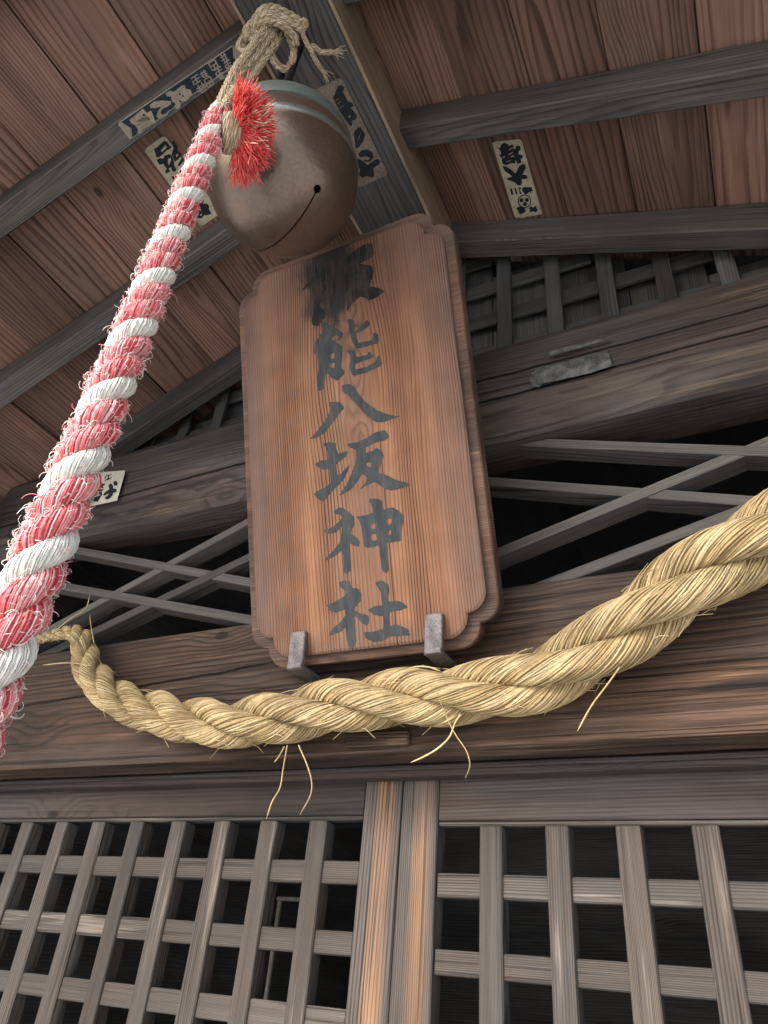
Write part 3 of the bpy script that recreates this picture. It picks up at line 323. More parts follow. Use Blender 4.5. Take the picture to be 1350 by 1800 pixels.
def transport(C):
    """tangent, normal, binormal along a polyline"""
    C = np.asarray(C, float); T = np.gradient(C, axis=0); T /= np.linalg.norm(T, axis=1)[:, None]
    N = np.zeros_like(C); a = np.array([0, 0, 1.]) if abs(T[0, 2]) < .8 else np.array([0, 1., 0])
    n = a-T[0]*(a@T[0]); N[0] = n/np.linalg.norm(n)
    for i in range(1, len(C)):
        n = N[i-1]-T[i]*(N[i-1]@T[i]); N[i] = n/np.linalg.norm(n)
    return T, N, np.cross(T, N)
class Tubes:
    def __init__(s): s.V = []; s.F = []; s.n = 0
    def add(s, C, r, sides=4, cap=True, flat=1.0, rot=0.):
        C = np.asarray(C, float); k = len(C); T, N, B = transport(C); r = np.broadcast_to(np.asarray(r, float), (k,))
        a = np.arange(sides)*2*np.pi/sides+rot
        ring = C[:, None, :]+r[:, None, None]*(np.cos(a)[None, :, None]*N[:, None, :]+flat*np.sin(a)[None, :, None]*B[:, None, :])
        s.V.append(ring.reshape(-1, 3)); b = s.n
        for i in range(k-1):
            for j in range(sides):
                j2 = (j+1) % sides; s.F.append((b+i*sides+j, b+i*sides+j2, b+(i+1)*sides+j2, b+(i+1)*sides+j))
        if cap: s.F.append(tuple(b+j for j in range(sides))[::-1]); s.F.append(tuple(b+(k-1)*sides+j for j in range(sides)))
        s.n += k*sides
    def add_on(s, C, r, Nn, sides=4, flat=.4):
        """flat fibre whose thin side follows the given outward normals"""
        C = np.asarray(C, float); k = len(C); T = np.gradient(C, axis=0); T /= np.linalg.norm(T, axis=1)[:, None]
        Nn = Nn-T*np.sum(Nn*T, 1)[:, None]; Nn /= np.linalg.norm(Nn, axis=1)[:, None]; B = np.cross(T, Nn)
        r = np.broadcast_to(np.asarray(r, float), (k,)); a = np.arange(sides)*2*np.pi/sides
        ring = C[:, None, :]+r[:, None, None]*(flat*np.sin(a)[None, :, None]*Nn[:, None, :]+np.cos(a)[None, :, None]*B[:, None, :])
        s.V.append(ring.reshape(-1, 3)); b = s.n
        for i in range(k-1):
            for j in range(sides):
                j2 = (j+1) % sides; s.F.append((b+i*sides+j, b+i*sides+j2, b+(i+1)*sides+j2, b+(i+1)*sides+j))
        s.n += k*sides
    def build(s, name, mat, parent=None, smooth=True):
        me = mesh(name, np.concatenate(s.V), s.F, smooth); return link(name, me, mat, parent)
def spline(P, n):
    """Catmull-Rom through the points, n samples, evenly spaced"""
    P = np.asarray(P, float); Q = np.vstack([2*P[0]-P[1], P, 2*P[-1]-P[-2]]); out = []
    for i in range(len(P)-1):
        p0, p1, p2, p3 = Q[i:i+4]
        t = np.linspace(0, 1, 24, endpoint=False)[:, None]
        out.append(.5*((2*p1)+(-p0+p2)*t+(2*p0-5*p1+4*p2-p3)*t**2+(-p0+3*p1-3*p2+p3)*t**3))
    out = np.vstack(out+[P[-1:]]); d = np.r_[0, np.cumsum(np.linalg.norm(np.diff(out, axis=0)[:, :3], axis=1))]
    u = np.linspace(0, d[-1], n); return np.stack([np.interp(u, d, out[:, i]) for i in range(out.shape[1])], 1)
def strand_paths(C, R, lead, hand, nstr=3, a0=0., plump=.5, spread=.52):
    """centre lines of the strands of a laid rope; R and lead may vary along it"""
    T, N, B = transport(C); ds = np.r_[0, np.linalg.norm(np.diff(C, axis=0), axis=1)]
    ph = hand*2*np.pi*np.cumsum(ds/lead); out = []
    for k in range(nstr):
        p = ph+a0+2*np.pi*k/nstr
        out.append(C+(spread*R)[:, None]*(np.cos(p)[:, None]*N+np.sin(p)[:, None]*B))
    return out, plump*R
def lay_fibres(tb, A, rs, twist, count, width, jit=.06, minlen=.35, flat=.45, lift=.02):
    """cover a strand (centre line A, radius rs) with fibres that spiral by twist radians per metre"""
    T, N, B = transport(A); ds = np.r_[0, np.linalg.norm(np.diff(A, axis=0), axis=1)]; s = np.cumsum(ds); n = len(A)
    tw = np.cumsum(ds*(twist if np.ndim(twist) else np.full(n, twist)))
    for j in range(count):
        L = rng.uniform(minlen, 1.0); st = rng.uniform(-.35, 1.0-minlen*.3)
        i0 = int(max(0, st)*n); i1 = int(min(1, st+L)*n)
        if i1-i0 < 6: continue
        sl = slice(i0, i1); m = i1-i0
        p = tw[sl]+2*np.pi*j/count+rng.uniform(-.5, .5)+.10*np.sin(s[sl]*rng.uniform(9, 30)+rng.uniform(0, 6))
        rr = rs[sl]*(1+jit*rng.uniform(-.8, .8)+lift*np.sin(s[sl]*rng.uniform(14, 45)+rng.uniform(0, 6)))
        Nn = np.cos(p)[:, None]*N[sl]+np.sin(p)[:, None]*B[sl]
        w = width*rng.uniform(.6, 1.35)*np.ones(m); w[:2] *= .5; w[-2:] *= .5
        tb.add_on(A[sl]+rr[:, None]*Nn, w, Nn, 4, flat)

def brush(ring, k=3, jit=.35):
    P = np.array(ring, float); n = len(P); out = []
    for i in range(n):
        p0, p1, p2, p3 = P[i-1], P[i], P[(i+1) % n], P[(i+2) % n]
        for t in np.arange(k)/k:
            q = .5*((2*p1)+(-p0+p2)*t*.8+(2*p0-5*p1+4*p2-p3)*t*t+(-p0+3*p1-3*p2+p3)*t**3)
            l = p1+(p2-p1)*t; out.append(list(.55*q+.45*l+rng.normal(0, jit, 2)))
    return out
def poly_sheet(strokes, z, th=0.0):
    """flat sheets (lettering, paper) from traced outlines with holes, mm -> m"""
    V, F = [], []
    for st in strokes:
        rings = [[Vector((p[0]/1000, p[1]/1000, 0)) for p in ring] for ring in st]
        flat = [p for r in rings for p in r]; b = len(V)
        V += [(p.x, p.y, z) for p in flat]
        for t in tessellate_polygon(rings):
            a, c, d = t
            nrm = (flat[c]-flat[a]).cross(flat[d]-flat[a]).z
            F.append((b+a, b+c, b+d) if nrm > 0 else (b+a, b+d, b+c))
        if th:
            for r in rings:
                b2 = len(V); n = len(r); V += [(p.x, p.y, z) for p in r]+[(p.x, p.y, z-th) for p in r]
                for i in range(n): j = (i+1) % n; F.append((b2+i, b2+n+i, b2+n+j, b2+j))
    return mesh('sheet', V, F)

# ------------------------------------------------------------------ setting
g = bpy.data.meshes.new('ground'); 
gv = [(-400, -400, 0), (400, -400, 0), (400, 400, 0), (-400, 400, 0)]
g = mesh('ground', gv, [(0, 1, 2, 3)]); tag(link('ground', g, 'ground'), kind='structure')

HALL = empty('shrine_hall', (0, 0, 0))
tag(HALL, 'old timber shrine hall with lattice doors, heavy beams and plank-lined gable roof', 'building')
SL = .47; PHI = math.atan(SL); CS, SN = math.cos(PHI), math.sin(PHI); APEX = 3.40
zr = lambda x, off=0.: APEX-SL*abs(x)-off
Y0, Y1 = -1.55, 0.02                                             # the porch part of the roof
# ceiling boards, parallel to the ridge, each its own plank
bl = Y1-Y0
for side in (-1, 1):
    j0 = .095 if side > 0 else .033
    edges = [0.0]+[j0+.155*i for i in range(12)]
    for i in range(len(edges)-1):
        a, b = edges[i], edges[i+1]
        wx = (b-a)/CS
        if wx < .02: continue
        me = box_mesh(bl, wx-.0025, .014, .0015)
        xm = side*(a+b)/2; nrm = Vector((-side*SN, 0, -CS))
        c = Vector((xm, (Y0+Y1)/2, zr(xm)))-nrm*(.007+.0035*(i % 2)+random.uniform(0, .001))
        link('ceiling_board', me, 'ceil', HALL, frame_m(c, (0, 1, 0), -nrm))
    # roof covering above the planks
    L = 2.16/CS
    c = Vector((side*.97, .55, zr(.97)))+Vector((side*SN, 0, CS))*(.014+.045+.004*(side > 0))
    link('roof_slope', box_mesh(4.3, L, .06, .004), 'roof', HALL, frame_m(c, (0, 1, 0), (side*SN, 0, CS)))
    # rafters
    for k, y in enumerate((-1.11, -.78, -.455, -.125)):
        q0, q1 = .10, 1.9
        n = Vector((side*SN, 0, CS))
        a = Vector((side*q0, y+.0275, zr(q0)))-n*.0405; b = Vector((side*q1, y+.0275, zr(q1)))-n*.0405
        beam('rafter', a, b, .055, .079, 'raft', HALL, (side*SN, 0, CS), .003, 12, .0006, k+5*(side > 0))
    # purlin under the rafter feet, post under it
    x = side*1.40
    beam('eave_purlin', (x, -1.5, zr(1.40, .10)-.065), (x, 0.3, zr(1.40, .10)-.065), .11, .13, 'dark', HALL, bev=.005)
    beam('corner_post', (x, -.035, .55), (x, -.035, zr(1.40, .10)-.131), .13, .13, 'dark', HALL, (0, 1, 0), .006)
# ridge beam: dark weathered underside with a paler cheek board on each side
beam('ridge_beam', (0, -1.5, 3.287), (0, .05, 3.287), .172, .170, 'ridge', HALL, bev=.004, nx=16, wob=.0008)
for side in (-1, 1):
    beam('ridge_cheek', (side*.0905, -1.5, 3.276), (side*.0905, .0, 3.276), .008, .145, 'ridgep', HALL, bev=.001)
# gable infill: backing boards, horizontal laths, upright strips
gp = empty('gable_panel', (0, 0, 2.75), HALL)
def gpl(name, p0, p1, w, h, up, bev=.0015):
    o = beam(name, p0, p1, w, h, 'weave', gp, up, bev); o.location -= Vector((0, 0, 2.75)); return o
for i in range(-8, 8):
    x = (i+.5)*.17; zt = zr(abs(x)+.08, .0)
    if zt > 2.75: gpl('backing_board', (x, .012, 2.70), (x, .012, zt), .012, .168, (1, 0, 0))
for r in range(7):
    z = 2.798+r*.1225
    hw = (APEX-.03-z)/SL
    if hw > .1: gpl('lath', (-min(hw, 1.3), -.018, z), (min(hw, 1.3), -.018, z), .010, .045, (0, 0, 1))
for i in range(-10, 11):
    x = .088+.1255*i
    if zr(x, .1) > 2.78: gpl('upright_strip', (x, -.032, 2.72), (x, -.032, zr(x, .02)), .010, .038, (1, 0, 0))
# tie beam: hewn log face, rounded profile
prof = [(-.02, 2.815), (-.09, 2.83), (-.118, 2.818), (-.138, 2.785), (-.147, 2.70), (-.150, 2.64), (-.146, 2.590), (-.134, 2.552), (-.122, 2.537), (-.105, 2.533), (-.068, 2.533), (-.02, 2.54)]
nx = 44; V = []; F = []; m = len(prof)
for i in range(nx+1):
    x = -1.335+2.67*i/nx
    for j, (y, z) in enumerate(prof):
        d = .0035*math.sin(x*5.1+j*1.3)+.0025*math.sin(x*11.3+j*2.1)+.002*math.sin(x*2.3+j*.4)
        V.append((x, y+d*(.5 if y < -.1 else .3), z-2.67+d*.8))
for i in range(nx):
    for j in range(m): F.append((i*m+j, i*m+(j+1) % m, (i+1)*m+(j+1) % m, (i+1)*m+j))
F.append(tuple(range(m))[::-1]); F.append(tuple(nx*m+j for j in range(m)))
me = mesh('tie_beam', V, F, True)
try: me.set_sharp_from_angle(angle=math.radians(24))
except Exception: pass
link('tie_beam', me, 'tie', HALL, Matrix.Translation((0, 0, 2.67)))
# crossing sticks in the opening below it
def stick(x0, z0, x1, z1, dy, h=.0205):
    x0, x1 = (x0-.564)*.9565+.564, (x1-.564)*.9565+.564; z0, z1 = z0*.9565, z1*.9565
    s = (z1-z0)/(x1-x0)
    beam('crossing_stick', (x0, -.077+dy, z0+1.6), (x1, -.077+dy, z1+1.6), .046, h, 'cross', HALL, (0, 0, 1), .0015)
stick(.10, 1.035, 1.30, .635, -.006); stick(-.02, .968, .96, .640, -.001); stick(.62, 1.04, 1.33, .81, -.002)
stick(-.03, .658, 1.05, .958, -.004); stick(.25, .628, 1.30, .905, -.0015); stick(.62, .625, 1.33, .82, -.0045)
stick(-1.22, 1.012, -.10, .655, -.0035); stick(-1.30, .911, -.30, .629, -.0085)
stick(-1.25, .633, -.30, .985, -.001); stick(-1.05, .622, -.10, .918, -.006)
# lintel beam, head jamb, sill
lm = link('lintel_beam', box_mesh(2.8, .105, .283, .007, 2, 40, .0013, 3), 'lintel', HALL, Matrix.Translation((0, -.0565, 2.0705)))
o = link('wooden_plug', box_mesh(.118, .012, .024, .002), 'lintel', HALL, Matrix.Translation((0, -.113, 1.950)))
beam('head_jamb', (-1.38, .008, 1.9185), (1.38, .008, 1.9185), .076, .019, 'dark', HALL)
beam('head_jamb_moulding', (-1.38, -.036, 1.9225), (1.38, -.036, 1.9225), .010, .009, 'dark', HALL)
beam('sill', (-1.45, .02, .60), (1.45, .02, .60), .14, .10, 'dark', HALL)
# sliding lattice doors
def door(sgn, dz, label):
    d = empty('lattice_door', (0, 0, .65), HALL); d['label'] = label
    inner = .0745 if sgn < 0 else .0695; xe = sgn*1.33
    def part(name, p0, p1, w, h, mat, up):
        o = beam(name, p0, p1, w, h, mat, d, up, .002); o.location -= Vector((0, 0, .65)); return o
    xs = sgn*inner/2
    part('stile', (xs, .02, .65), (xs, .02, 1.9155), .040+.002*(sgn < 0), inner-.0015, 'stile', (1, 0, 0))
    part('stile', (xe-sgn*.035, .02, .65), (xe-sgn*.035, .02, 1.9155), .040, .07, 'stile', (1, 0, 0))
    x0, x1 = sorted((sgn*(inner+.0005), xe-sgn*.0705))
    part('top_rail', (x0, .02, 1.884+dz/2), (x1, .02, 1.884+dz/2), .038, .0625-dz, 'dark', (0, 0, 1))
    part('rail_bead', (x0, .0135, 1.8485+dz), (x1, .0135, 1.8485+dz), .020, .007, 'door', (0, 0, 1))
    part('bottom_rail', (x0, .02, .70), (x1, .02, .70), .038, .10, 'door', (0, 0, 1))
    part('lower_panel', (x0, .024, .90), (x1, .024, .90), .012, .298, 'door', (0, 0, 1))
    part('middle_rail', (x0, .02, 1.08), (x1, .02, 1.08), .038, .06, 'door', (0, 0, 1))
    zt, zb = 1.8445+dz, 1.1105; mes = [box_mesh(zt-zb, .0345, .0375, .0022, 1, 9, .0005, q+20) for q in range(3)]
    for i in range(11):
        x = (-.186+.01925-.1098*i) if sgn < 0 else (.1455+.0187+.1086*i)
        if abs(x) < 1.23: link('vertical_bar', mes[i % 3], 'door', d, frame_m((x+random.uniform(-.001, .001), .0175, (zt+zb)/2-.65), (0, 0, 1), (1, 0, 0)))
    mes2 = [box_mesh(x1-x0, .024, .0355, .002, 1, 14, .0005, q+40) for q in range(2)]
    for i in range(7):
        z = (1.778 if sgn < 0 else 1.763)-.018-.1062*i
        if z > 1.13: link('horizontal_bar', mes2[i % 2], 'door', d, frame_m(((x0+x1)/2, .0165, z-.65), (1, 0, 0), (0, 0, 1)))
    return d
door(-1, 0, 'lattice door on the bell rope side, worn orange along its meeting stile')
door(1, -.010, 'lattice door under the thick end of the straw rope')
# the dim room behind
for nm, a, b, w, h, up in (('back_wall', (-1.5, 2.6, 1.9), (1.5, 2.6, 1.9), .04, 2.9, (0, 0, 1)), ('floor_boards', (-1.5, 1.33, .53), (1.5, 1.33, .53), 2.5, .04, (0, 0, 1)),
    ('side_wall', (1.47, .03, 1.75), (1.47, 1.40, 1.75), .05, 2.4, (0, 0, 1)), ('side_wall', (1.47, 2.0, 1.75), (1.47, 2.70, 1.75), .05, 2.4, (0, 0, 1)), ('side_wall', (1.47, 1.40, 1.0), (1.47, 2.0, 1.0), .05, .9, (0, 0, 1)), ('side_wall', (1.47, 1.40, 2.4), (1.47, 2.0, 2.4), .05, 1.1, (0, 0, 1)), ('side_wall', (-1.47, .03, 1.75), (-1.47, 2.70, 1.75), .05, 2.4, (0, 0, 1)),  # unseen opening left between the right wall pieces, added to let daylight in
    ('wing_wall', (-1.95, 0.0, 1.5), (-1.47, 0.0, 1.5), .06, 2.0, (0, 0, 1)), ('wing_wall', (1.47, 0.0, 1.5), (1.95, 0.0, 1.5), .06, 2.0, (0, 0, 1)),
    ('base_wall', (-1.5, .06, .28), (1.5, .06, .28), .06, .53, (0, 0, 1)), ('inner_shelf', (.0, 1.3, 1.55), (1.3, 1.3, 1.55), .30, .03, (0, 0, 1)), ('inner_beam', (-1.4, 1.0, 2.10), (1.4, 1.0, 2.10), .1, .14, (0, 0, 1)),
    ('inner_tie', (-.55, .4, 2.05), (-.4, 1.9, 2.3), .04, .05, (0, 0, 1))):
    beam(nm, a, b, w, h, 'inside', HALL, up)
# gable behind the room
gv = [(-1.95, 2.62, 1.9), (1.95, 2.62, 1.9), (1.95, 2.62, 2.45), (0, 2.62, 3.38), (-1.95, 2.62, 2.45)]
me = mesh('rear_gable', gv+[(x, y+.03, z) for x, y, z in gv], [(0, 1, 2, 3, 4), (9, 8, 7, 6, 5)]+[(i, i+5, (i+1) % 5+5, (i+1) % 5) for i in range(5)])
link('rear_gable', me, 'inside', HALL)
fr = empty('inner_frame', (-.80, .95, 1.70), HALL)
for p0, p1 in (((-.05, 0, -.2), (-.05, 0, .1)), ((.05, 0, -.2), (.05, 0, .1)), ((-.062, 0, .105), (.062, 0, .105)), ((-.062, 0, -.205), (.062, 0, -.205))):
    beam('frame_bar', p0, p1, .012, .014, 'paperw', fr, (0, 1, 0))

# ------------------------------------------------------------------ plaque
TH = math.radians(22)
PQ = empty('name_plaque', (0, -.17, 2.089)); PQ.rotation_euler = (math.pi/2+TH, 0, 0)      # local x across, y up the board, z out of its face
tag(PQ, 'leaning wooden shrine name board with black brushed characters and scalloped corners', 'signboard')
def outline(W_, x0, H0, H1, c1, c2, n=9):
    """rectangle whose corners are two convex arcs meeting in a cusp"""
    pts = []
    def corner(cx, cy, sx, sy, flip):
        a = [(cx+sx*(c2+c1-c1*math.cos(t)*1.0)-0, cy+sy*(0)) for t in ()]
        A1 = [(sx*(-c1*math.cos(t)), sy*(c1*math.sin(t))) for t in np.linspace(0, math.pi/2, n)]     # from the side to the cusp
        P = [(cx+sx*c1*0+sx*c1+x, cy-sy*(c1+c2)+y) for x, y in A1]
        A2 = [(sx*(-c2*math.cos(t)), sy*(c2*math.sin(t))) for t in np.linspace(0, math.pi/2, n)]
        P += [(cx+sx*(c1+c2)+x, cy-sy*c2+y) for x, y in A2]
        return P[::-1] if flip else P
    L, R = x0-W_, x0+W_
    pts += corner(L, H1, 1, 1, False)            # up the left side, over the top
    pts += corner(R, H1, -1, 1, True)
    pts += corner(R, H0, -1, -1, False)
    pts += corner(L, H0, 1, -1, True)
    return pts[::-1]
def slab(pts, layers):
    """stack of (inset outline, z) rings closed front and back"""
    V, F = [], []; n = len(layers[0][0])
    for ring, z in layers: V += [(x, y, z) for x, y in ring]
    for a in range(len(layers)-1):
        for i in range(n): j = (i+1) % n; F.append((a*n+i, a*n+j, (a+1)*n+j, (a+1)*n+i))
    tess = tessellate_polygon([[Vector((x, y, 0)) for x, y in layers[-1][0]]])
    b = (len(layers)-1)*n
    for t in tess:
        F.append(tuple(b+i for i in t))
    tess = tessellate_polygon([[Vector((x, y, 0)) for x, y in layers[0][0]]])
    for t in tess: F.append(tuple(t))
    bm = bmesh.new(); me = mesh('slab', V, F); bm.from_mesh(me); bmesh.ops.recalc_face_normals(bm, faces=bm.faces); bm.to_mesh(me); bm.free()
    return me
XC = -.0095
o0 = outline(.250, XC, -.0145, .832, .037, .040); o1 = outline(.2475, XC, -.012, .8295, .036, .0395); 
me = slab(None, [(o1, -.040), (o0, -.037), (o0, -.0125), (o1, -.010)])
link('board', me, 'ledge', PQ)
i0 = outline(.231, XC, .0045, .813, .036, .0395); i1 = outline(.2265, XC, .009, .8085, .035, .039)
link('raised_panel', slab(None, [(i0, -.0102), (i0, -.0020), (i1, 0.0)]), 'plaque', PQ)
for nm, ch in (('painted_character', CHAR_UPPER[:3]), ('charred_character', CHAR_UPPER[3:]), ('painted_character', CHAR_EIGHT), ('painted_character', CHAR_SLOPE), ('painted_character', CHAR_GOD), ('painted_character', CHAR_SHRINE)):
    link(nm, poly_sheet([[brush(r) for r in st] for st in ch], .0006, .0006), 'char' if nm[0] == 'c' else 'paint', PQ)
link('back_batten', box_mesh(.46, .040, .030, .002), 'door', PQ, Matrix.Translation((-.049, .535, -.055)))
# iron brackets that carry its lower edge
def bracket(x, label):
    e = empty('iron_bracket', (x, -.109, 2.066)); tag(e, label, 'bracket', None)
    link('arm', box_mesh(.086, .030, .010, .0015), 'iron', e, frame_m((0, -.041, 0), (0, 1, 0), (0, 0, 1)))
    link('upturned_lip', box_mesh(.072, .032, .009, .0015), 'iron', e, frame_m((0, -.0795, .0305), (0, -.10, 1), (0, -1, 0)))
    return e
bracket(-.142, 'rusty iron bracket under the plaque corner nearer the red and white rope')
bracket(.128, 'rusty iron bracket under the plaque corner above the thick straw rope')

# ------------------------------------------------------------------ paper stickers
def sticker(D, paper, ink, label, parts, group=None):
    o = Vector(D['o']); e1 = Vector(D['e1']); e2 = Vector(D['e2']); n = e1.cross(e2)
    mw = Matrix((e1, e2, n)).transposed().to_4x4(); mw.translation = o+n*.0006
    p = link('votive_sticker', poly_sheet([D['paper']], .0006, .0007), paper, None, mw); tag(p, label, 'sticker', group)
    z = .0011
    if D['panel']: link('printed_panel', poly_sheet(D['panel'], z), 'inkb', p); z = .0016
    for a, b in parts: 
        o_ = link('lettering', poly_sheet(D['pr'][a:b], z), ink, p)
        if b-a > 12: tag(o_, kind='stuff')
    return p
sticker(STICKER_A, 'papera', 'papera', 'long blue-black printed name sticker with pale lettering on the underside of a rafter', [(0, 1), (1, 2), (2, 3), (3, 99)])
sticker(STICKER_B, 'paper', 'ink', 'pale votive sticker on the ceiling planks partly hidden by the red and white rope', [(0, 5), (5, 6)])
sticker(STICKER_C, 'paperd', 'ink', 'brown darkened sticker with bold lettering on the ridge beam beside the bell', [(0, 1), (1, 2), (2, 4)])
sticker(STICKER_D, 'paper', 'ink', 'cream votive sticker with round crest on the ceiling planks of the darker slope', [(0, 1), (1, 2), (2, 6), (6, 10), (10, 12)])
sticker(STICKER_E, 'paperw', 'ink', 'slanting white sticker on the tie beam behind the red and white rope', [(0, 2), (2, 3), (3, 6)])
def torn(name, label, cx, cz, w, h, seed, y=-.1515):
    r = random.Random(seed); n = 26; ring = []
    for i in range(n):
        t = 2*math.pi*i/n; a = abs(math.cos(t))**.35*math.copysign(1, math.cos(t)); b = abs(math.sin(t))**.5*math.copysign(1, math.sin(t))
        ring.append([1000*(w/2*a*(1+r.uniform(-.1, .02))), 1000*(h/2*b*(1+r.uniform(-.35, .1)))])
    mw = Matrix(((1, 0, 0), (0, 0, -1), (0, 1, 0))).to_4x4(); mw = Matrix.Translation((cx, y, cz)) @ mw
    o = link(name, poly_sheet([[ring]], 0, .0002), 'residue', None, mw); return tag(o, label, 'sticker')
torn('sticker_remnant', 'broad grey torn remnant of a sticker on the tie beam', .385, 2.655, .165, .060, 3, -.1590)
torn('sticker_remnant', 'thin grey torn sliver of a sticker above a broader remnant', .405, 2.716, .13, .012, 5, -.1560)

# ------------------------------------------------------------------ bell
BC = Vector((0, -.670, 2.786)); BR = .1345
BELL = empty('bell', BC); BELL.rotation_euler = (math.radians(14), math.radians(-3), 0)
tag(BELL, 'large round bronze shrine bell with greenish cap hanging under the ridge beam', 'bell')
pr = [(.0, -BR)]
for i in range(1, 33):
    t = -math.pi/2+(math.pi/2+math.asin(.004/BR))*i/32; pr.append((BR*math.cos(t), BR*math.sin(t)))
pr += [(BR*1.004, .006), (BR*1.018, .009), (BR*1.022, .014), (BR*1.018, .019), (BR*1.002, .022)]
for i in range(1, 7): t = i/6; pr.append((BR*(1.0-.045*t*t), .022+.030*t))
pr += [(BR*.938, .0535), (BR*.936, .0555), (BR*.962, .057), (BR*.966, .0595)]
for i in range(1, 16):
    t = i/15*math.pi/2; pr.append((BR*.966*math.cos(t*.94), .0595+.085*math.sin(t)))
top = pr[-1]; pr += [(.012, top[1]+.001)]
inner = [(max(r-.0035, 0.004), z+(.0035 if z < 0 else (-.0035 if z > .1 else 0))) for r, z in pr[1:-1]][::-1]
loop = pr[1:]+inner
ns = 96; V, F = [], []
for (r, z) in loop:
    for j in range(ns): a = 2*math.pi*j/ns; V.append((r*math.cos(a), r*math.sin(a), z))
nl = len(loop)
for i in range(nl-1):
    for j in range(ns): F.append((i*ns+j, i*ns+(j+1) % ns, (i+1)*ns+(j+1) % ns, (i+1)*ns+j))
F.append(tuple(range(ns))[::-1]); F.append(tuple((nl-1)*ns+j for j in range(ns)))
me = mesh('bell_body', V, F); bm = bmesh.new(); bm.from_mesh(me); bmesh.ops.recalc_face_normals(bm, faces=bm.faces); bm.to_mesh(me); bm.free()
body = link('body', me, 'bell', BELL)
# cut the sounding slit with its two round ends
AZ = math.atan2(-.34, .94); bm = bmesh.new()
bmesh.ops.create_cube(bm, size=1.0, matrix=Matrix.Rotation(AZ, 4, 'Z') @ Matrix.Translation((0, 0, -.13)) @ Matrix.Diagonal((.182, .0030, .12, 1)))
cut1 = bpy.data.meshes.new('cut'); bm.to_mesh(cut1); bm.free()
bm = bmesh.new()
for s in (-1, 1):
    el = math.radians(43); d = Vector((s*math.sin(el)*math.cos(AZ), s*math.sin(el)*math.sin(AZ), -math.cos(el)))
    bmesh.ops.create_cone(bm, cap_ends=True, segments=20, radius1=.0068, radius2=.0068, depth=.06, matrix=frame_m(d*BR, Vector((0, 0, 1)).cross(d), d))
cut2 = bpy.data.meshes.new('cut'); bm.to_mesh(cut2); bm.free()
cuts = []
for c in (cut1, cut2):
    co = bpy.data.objects.new('cutter', c); COL.objects.link(co); co.parent = BELL; cuts.append(co)
    md = body.modifiers.new('slit', 'BOOLEAN'); md.operation = 'DIFFERENCE'; md.solver = 'EXACT'; md.object = co
bpy.context.view_layer.update()
nm = bpy.data.meshes.new_from_object(body.evaluated_get(bpy.context.evaluated_depsgraph_get()))
body.modifiers.clear(); body.data = nm
for co in cuts: bpy.data.objects.remove(co)
nm.polygons.foreach_set('use_smooth', [True]*len(nm.polygons))
try: nm.set_sharp_from_angle(angle=math.radians(28))
except Exception: pass
if not nm.materials: nm.materials.append(MAT['bell'])
tb = Tubes(); tt = np.linspace(0, 2*np.pi, 28)
tb.add(np.stack([.020*np.cos(tt), 0*tt, .162+.030*np.sin(tt)], 1), .0055, 8); tb.build('crown_loop', 'ironb', BELL)
# iron staple in the ridge beam, holding the loop
hk = Tubes(); hk.add(spline([(0.012, -.730, 3.215), (.014, -.735, 3.08), (.012, -.738, 2.99), (.0, -.740, 2.965), (-.012, -.738, 2.99), (-.012, -.735, 3.06)], 40), .0065, 8)
tag(hk.build('iron_hook', 'ironb'), 'black iron hook driven into the ridge beam above the bell', 'hook')

# ------------------------------------------------------------------ bell rope
ROPE = empty('bell_rope', (0, -.826, .85))
tag(ROPE, 'frayed red and white twisted bell rope hanging from hemp cords', 'rope')
INV = Matrix.Translation((0, .826, -.85))
def rparent(o): o.parent = ROPE; o.matrix_parent_inverse = Matrix.Identity(4); o.matrix_local = INV @ Matrix.Identity(4); return o
zz = np.linspace(2.715, .85, 300)
C = np.stack([.004*np.sin(zz*3.1), -.832+.003*np.sin(zz*4.0), zz], 1)
RR = np.interp(zz, [.85, 1.8, 2.1, 2.5, 2.65, 2.715], [.030, .0272, .0242, .0203, .0190, .0175])
LD = np.interp(zz, [.85, 1.8, 2.0, 2.4, 2.7], [.125, .118, .105, .086, .080])
cum = 2*np.pi*np.cumsum(np.r_[0, np.linalg.norm(np.diff(C, axis=0), axis=1)]/LD)
ph0 = 2.15-np.interp(-2.211, -zz, cum)
paths, rs = strand_paths(C, RR, LD, 1, 3, ph0, .50, .52)
for k, A in enumerate(paths):
    col = 'white' if k == 0 else 'red'
    tb = Tubes(); tb.add(A, rs*.96, 14); st = rparent(tb.build('strand', 'cream' if k == 0 else 'redcore'))
    if k == 0: st['label'] = 'white nylon strand'
    else: st['label'] = 'red nylon strand with faded threads'
    tw = -2*np.pi*.52*RR/LD/(rs)*1.1
    fb = Tubes(); lay_fibres(fb, A, rs, tw, 100, .0010, .035, .25, .55, .010)
    fo = fb.build('threads', col); fo.parent = st; tag(fo, kind='stuff')
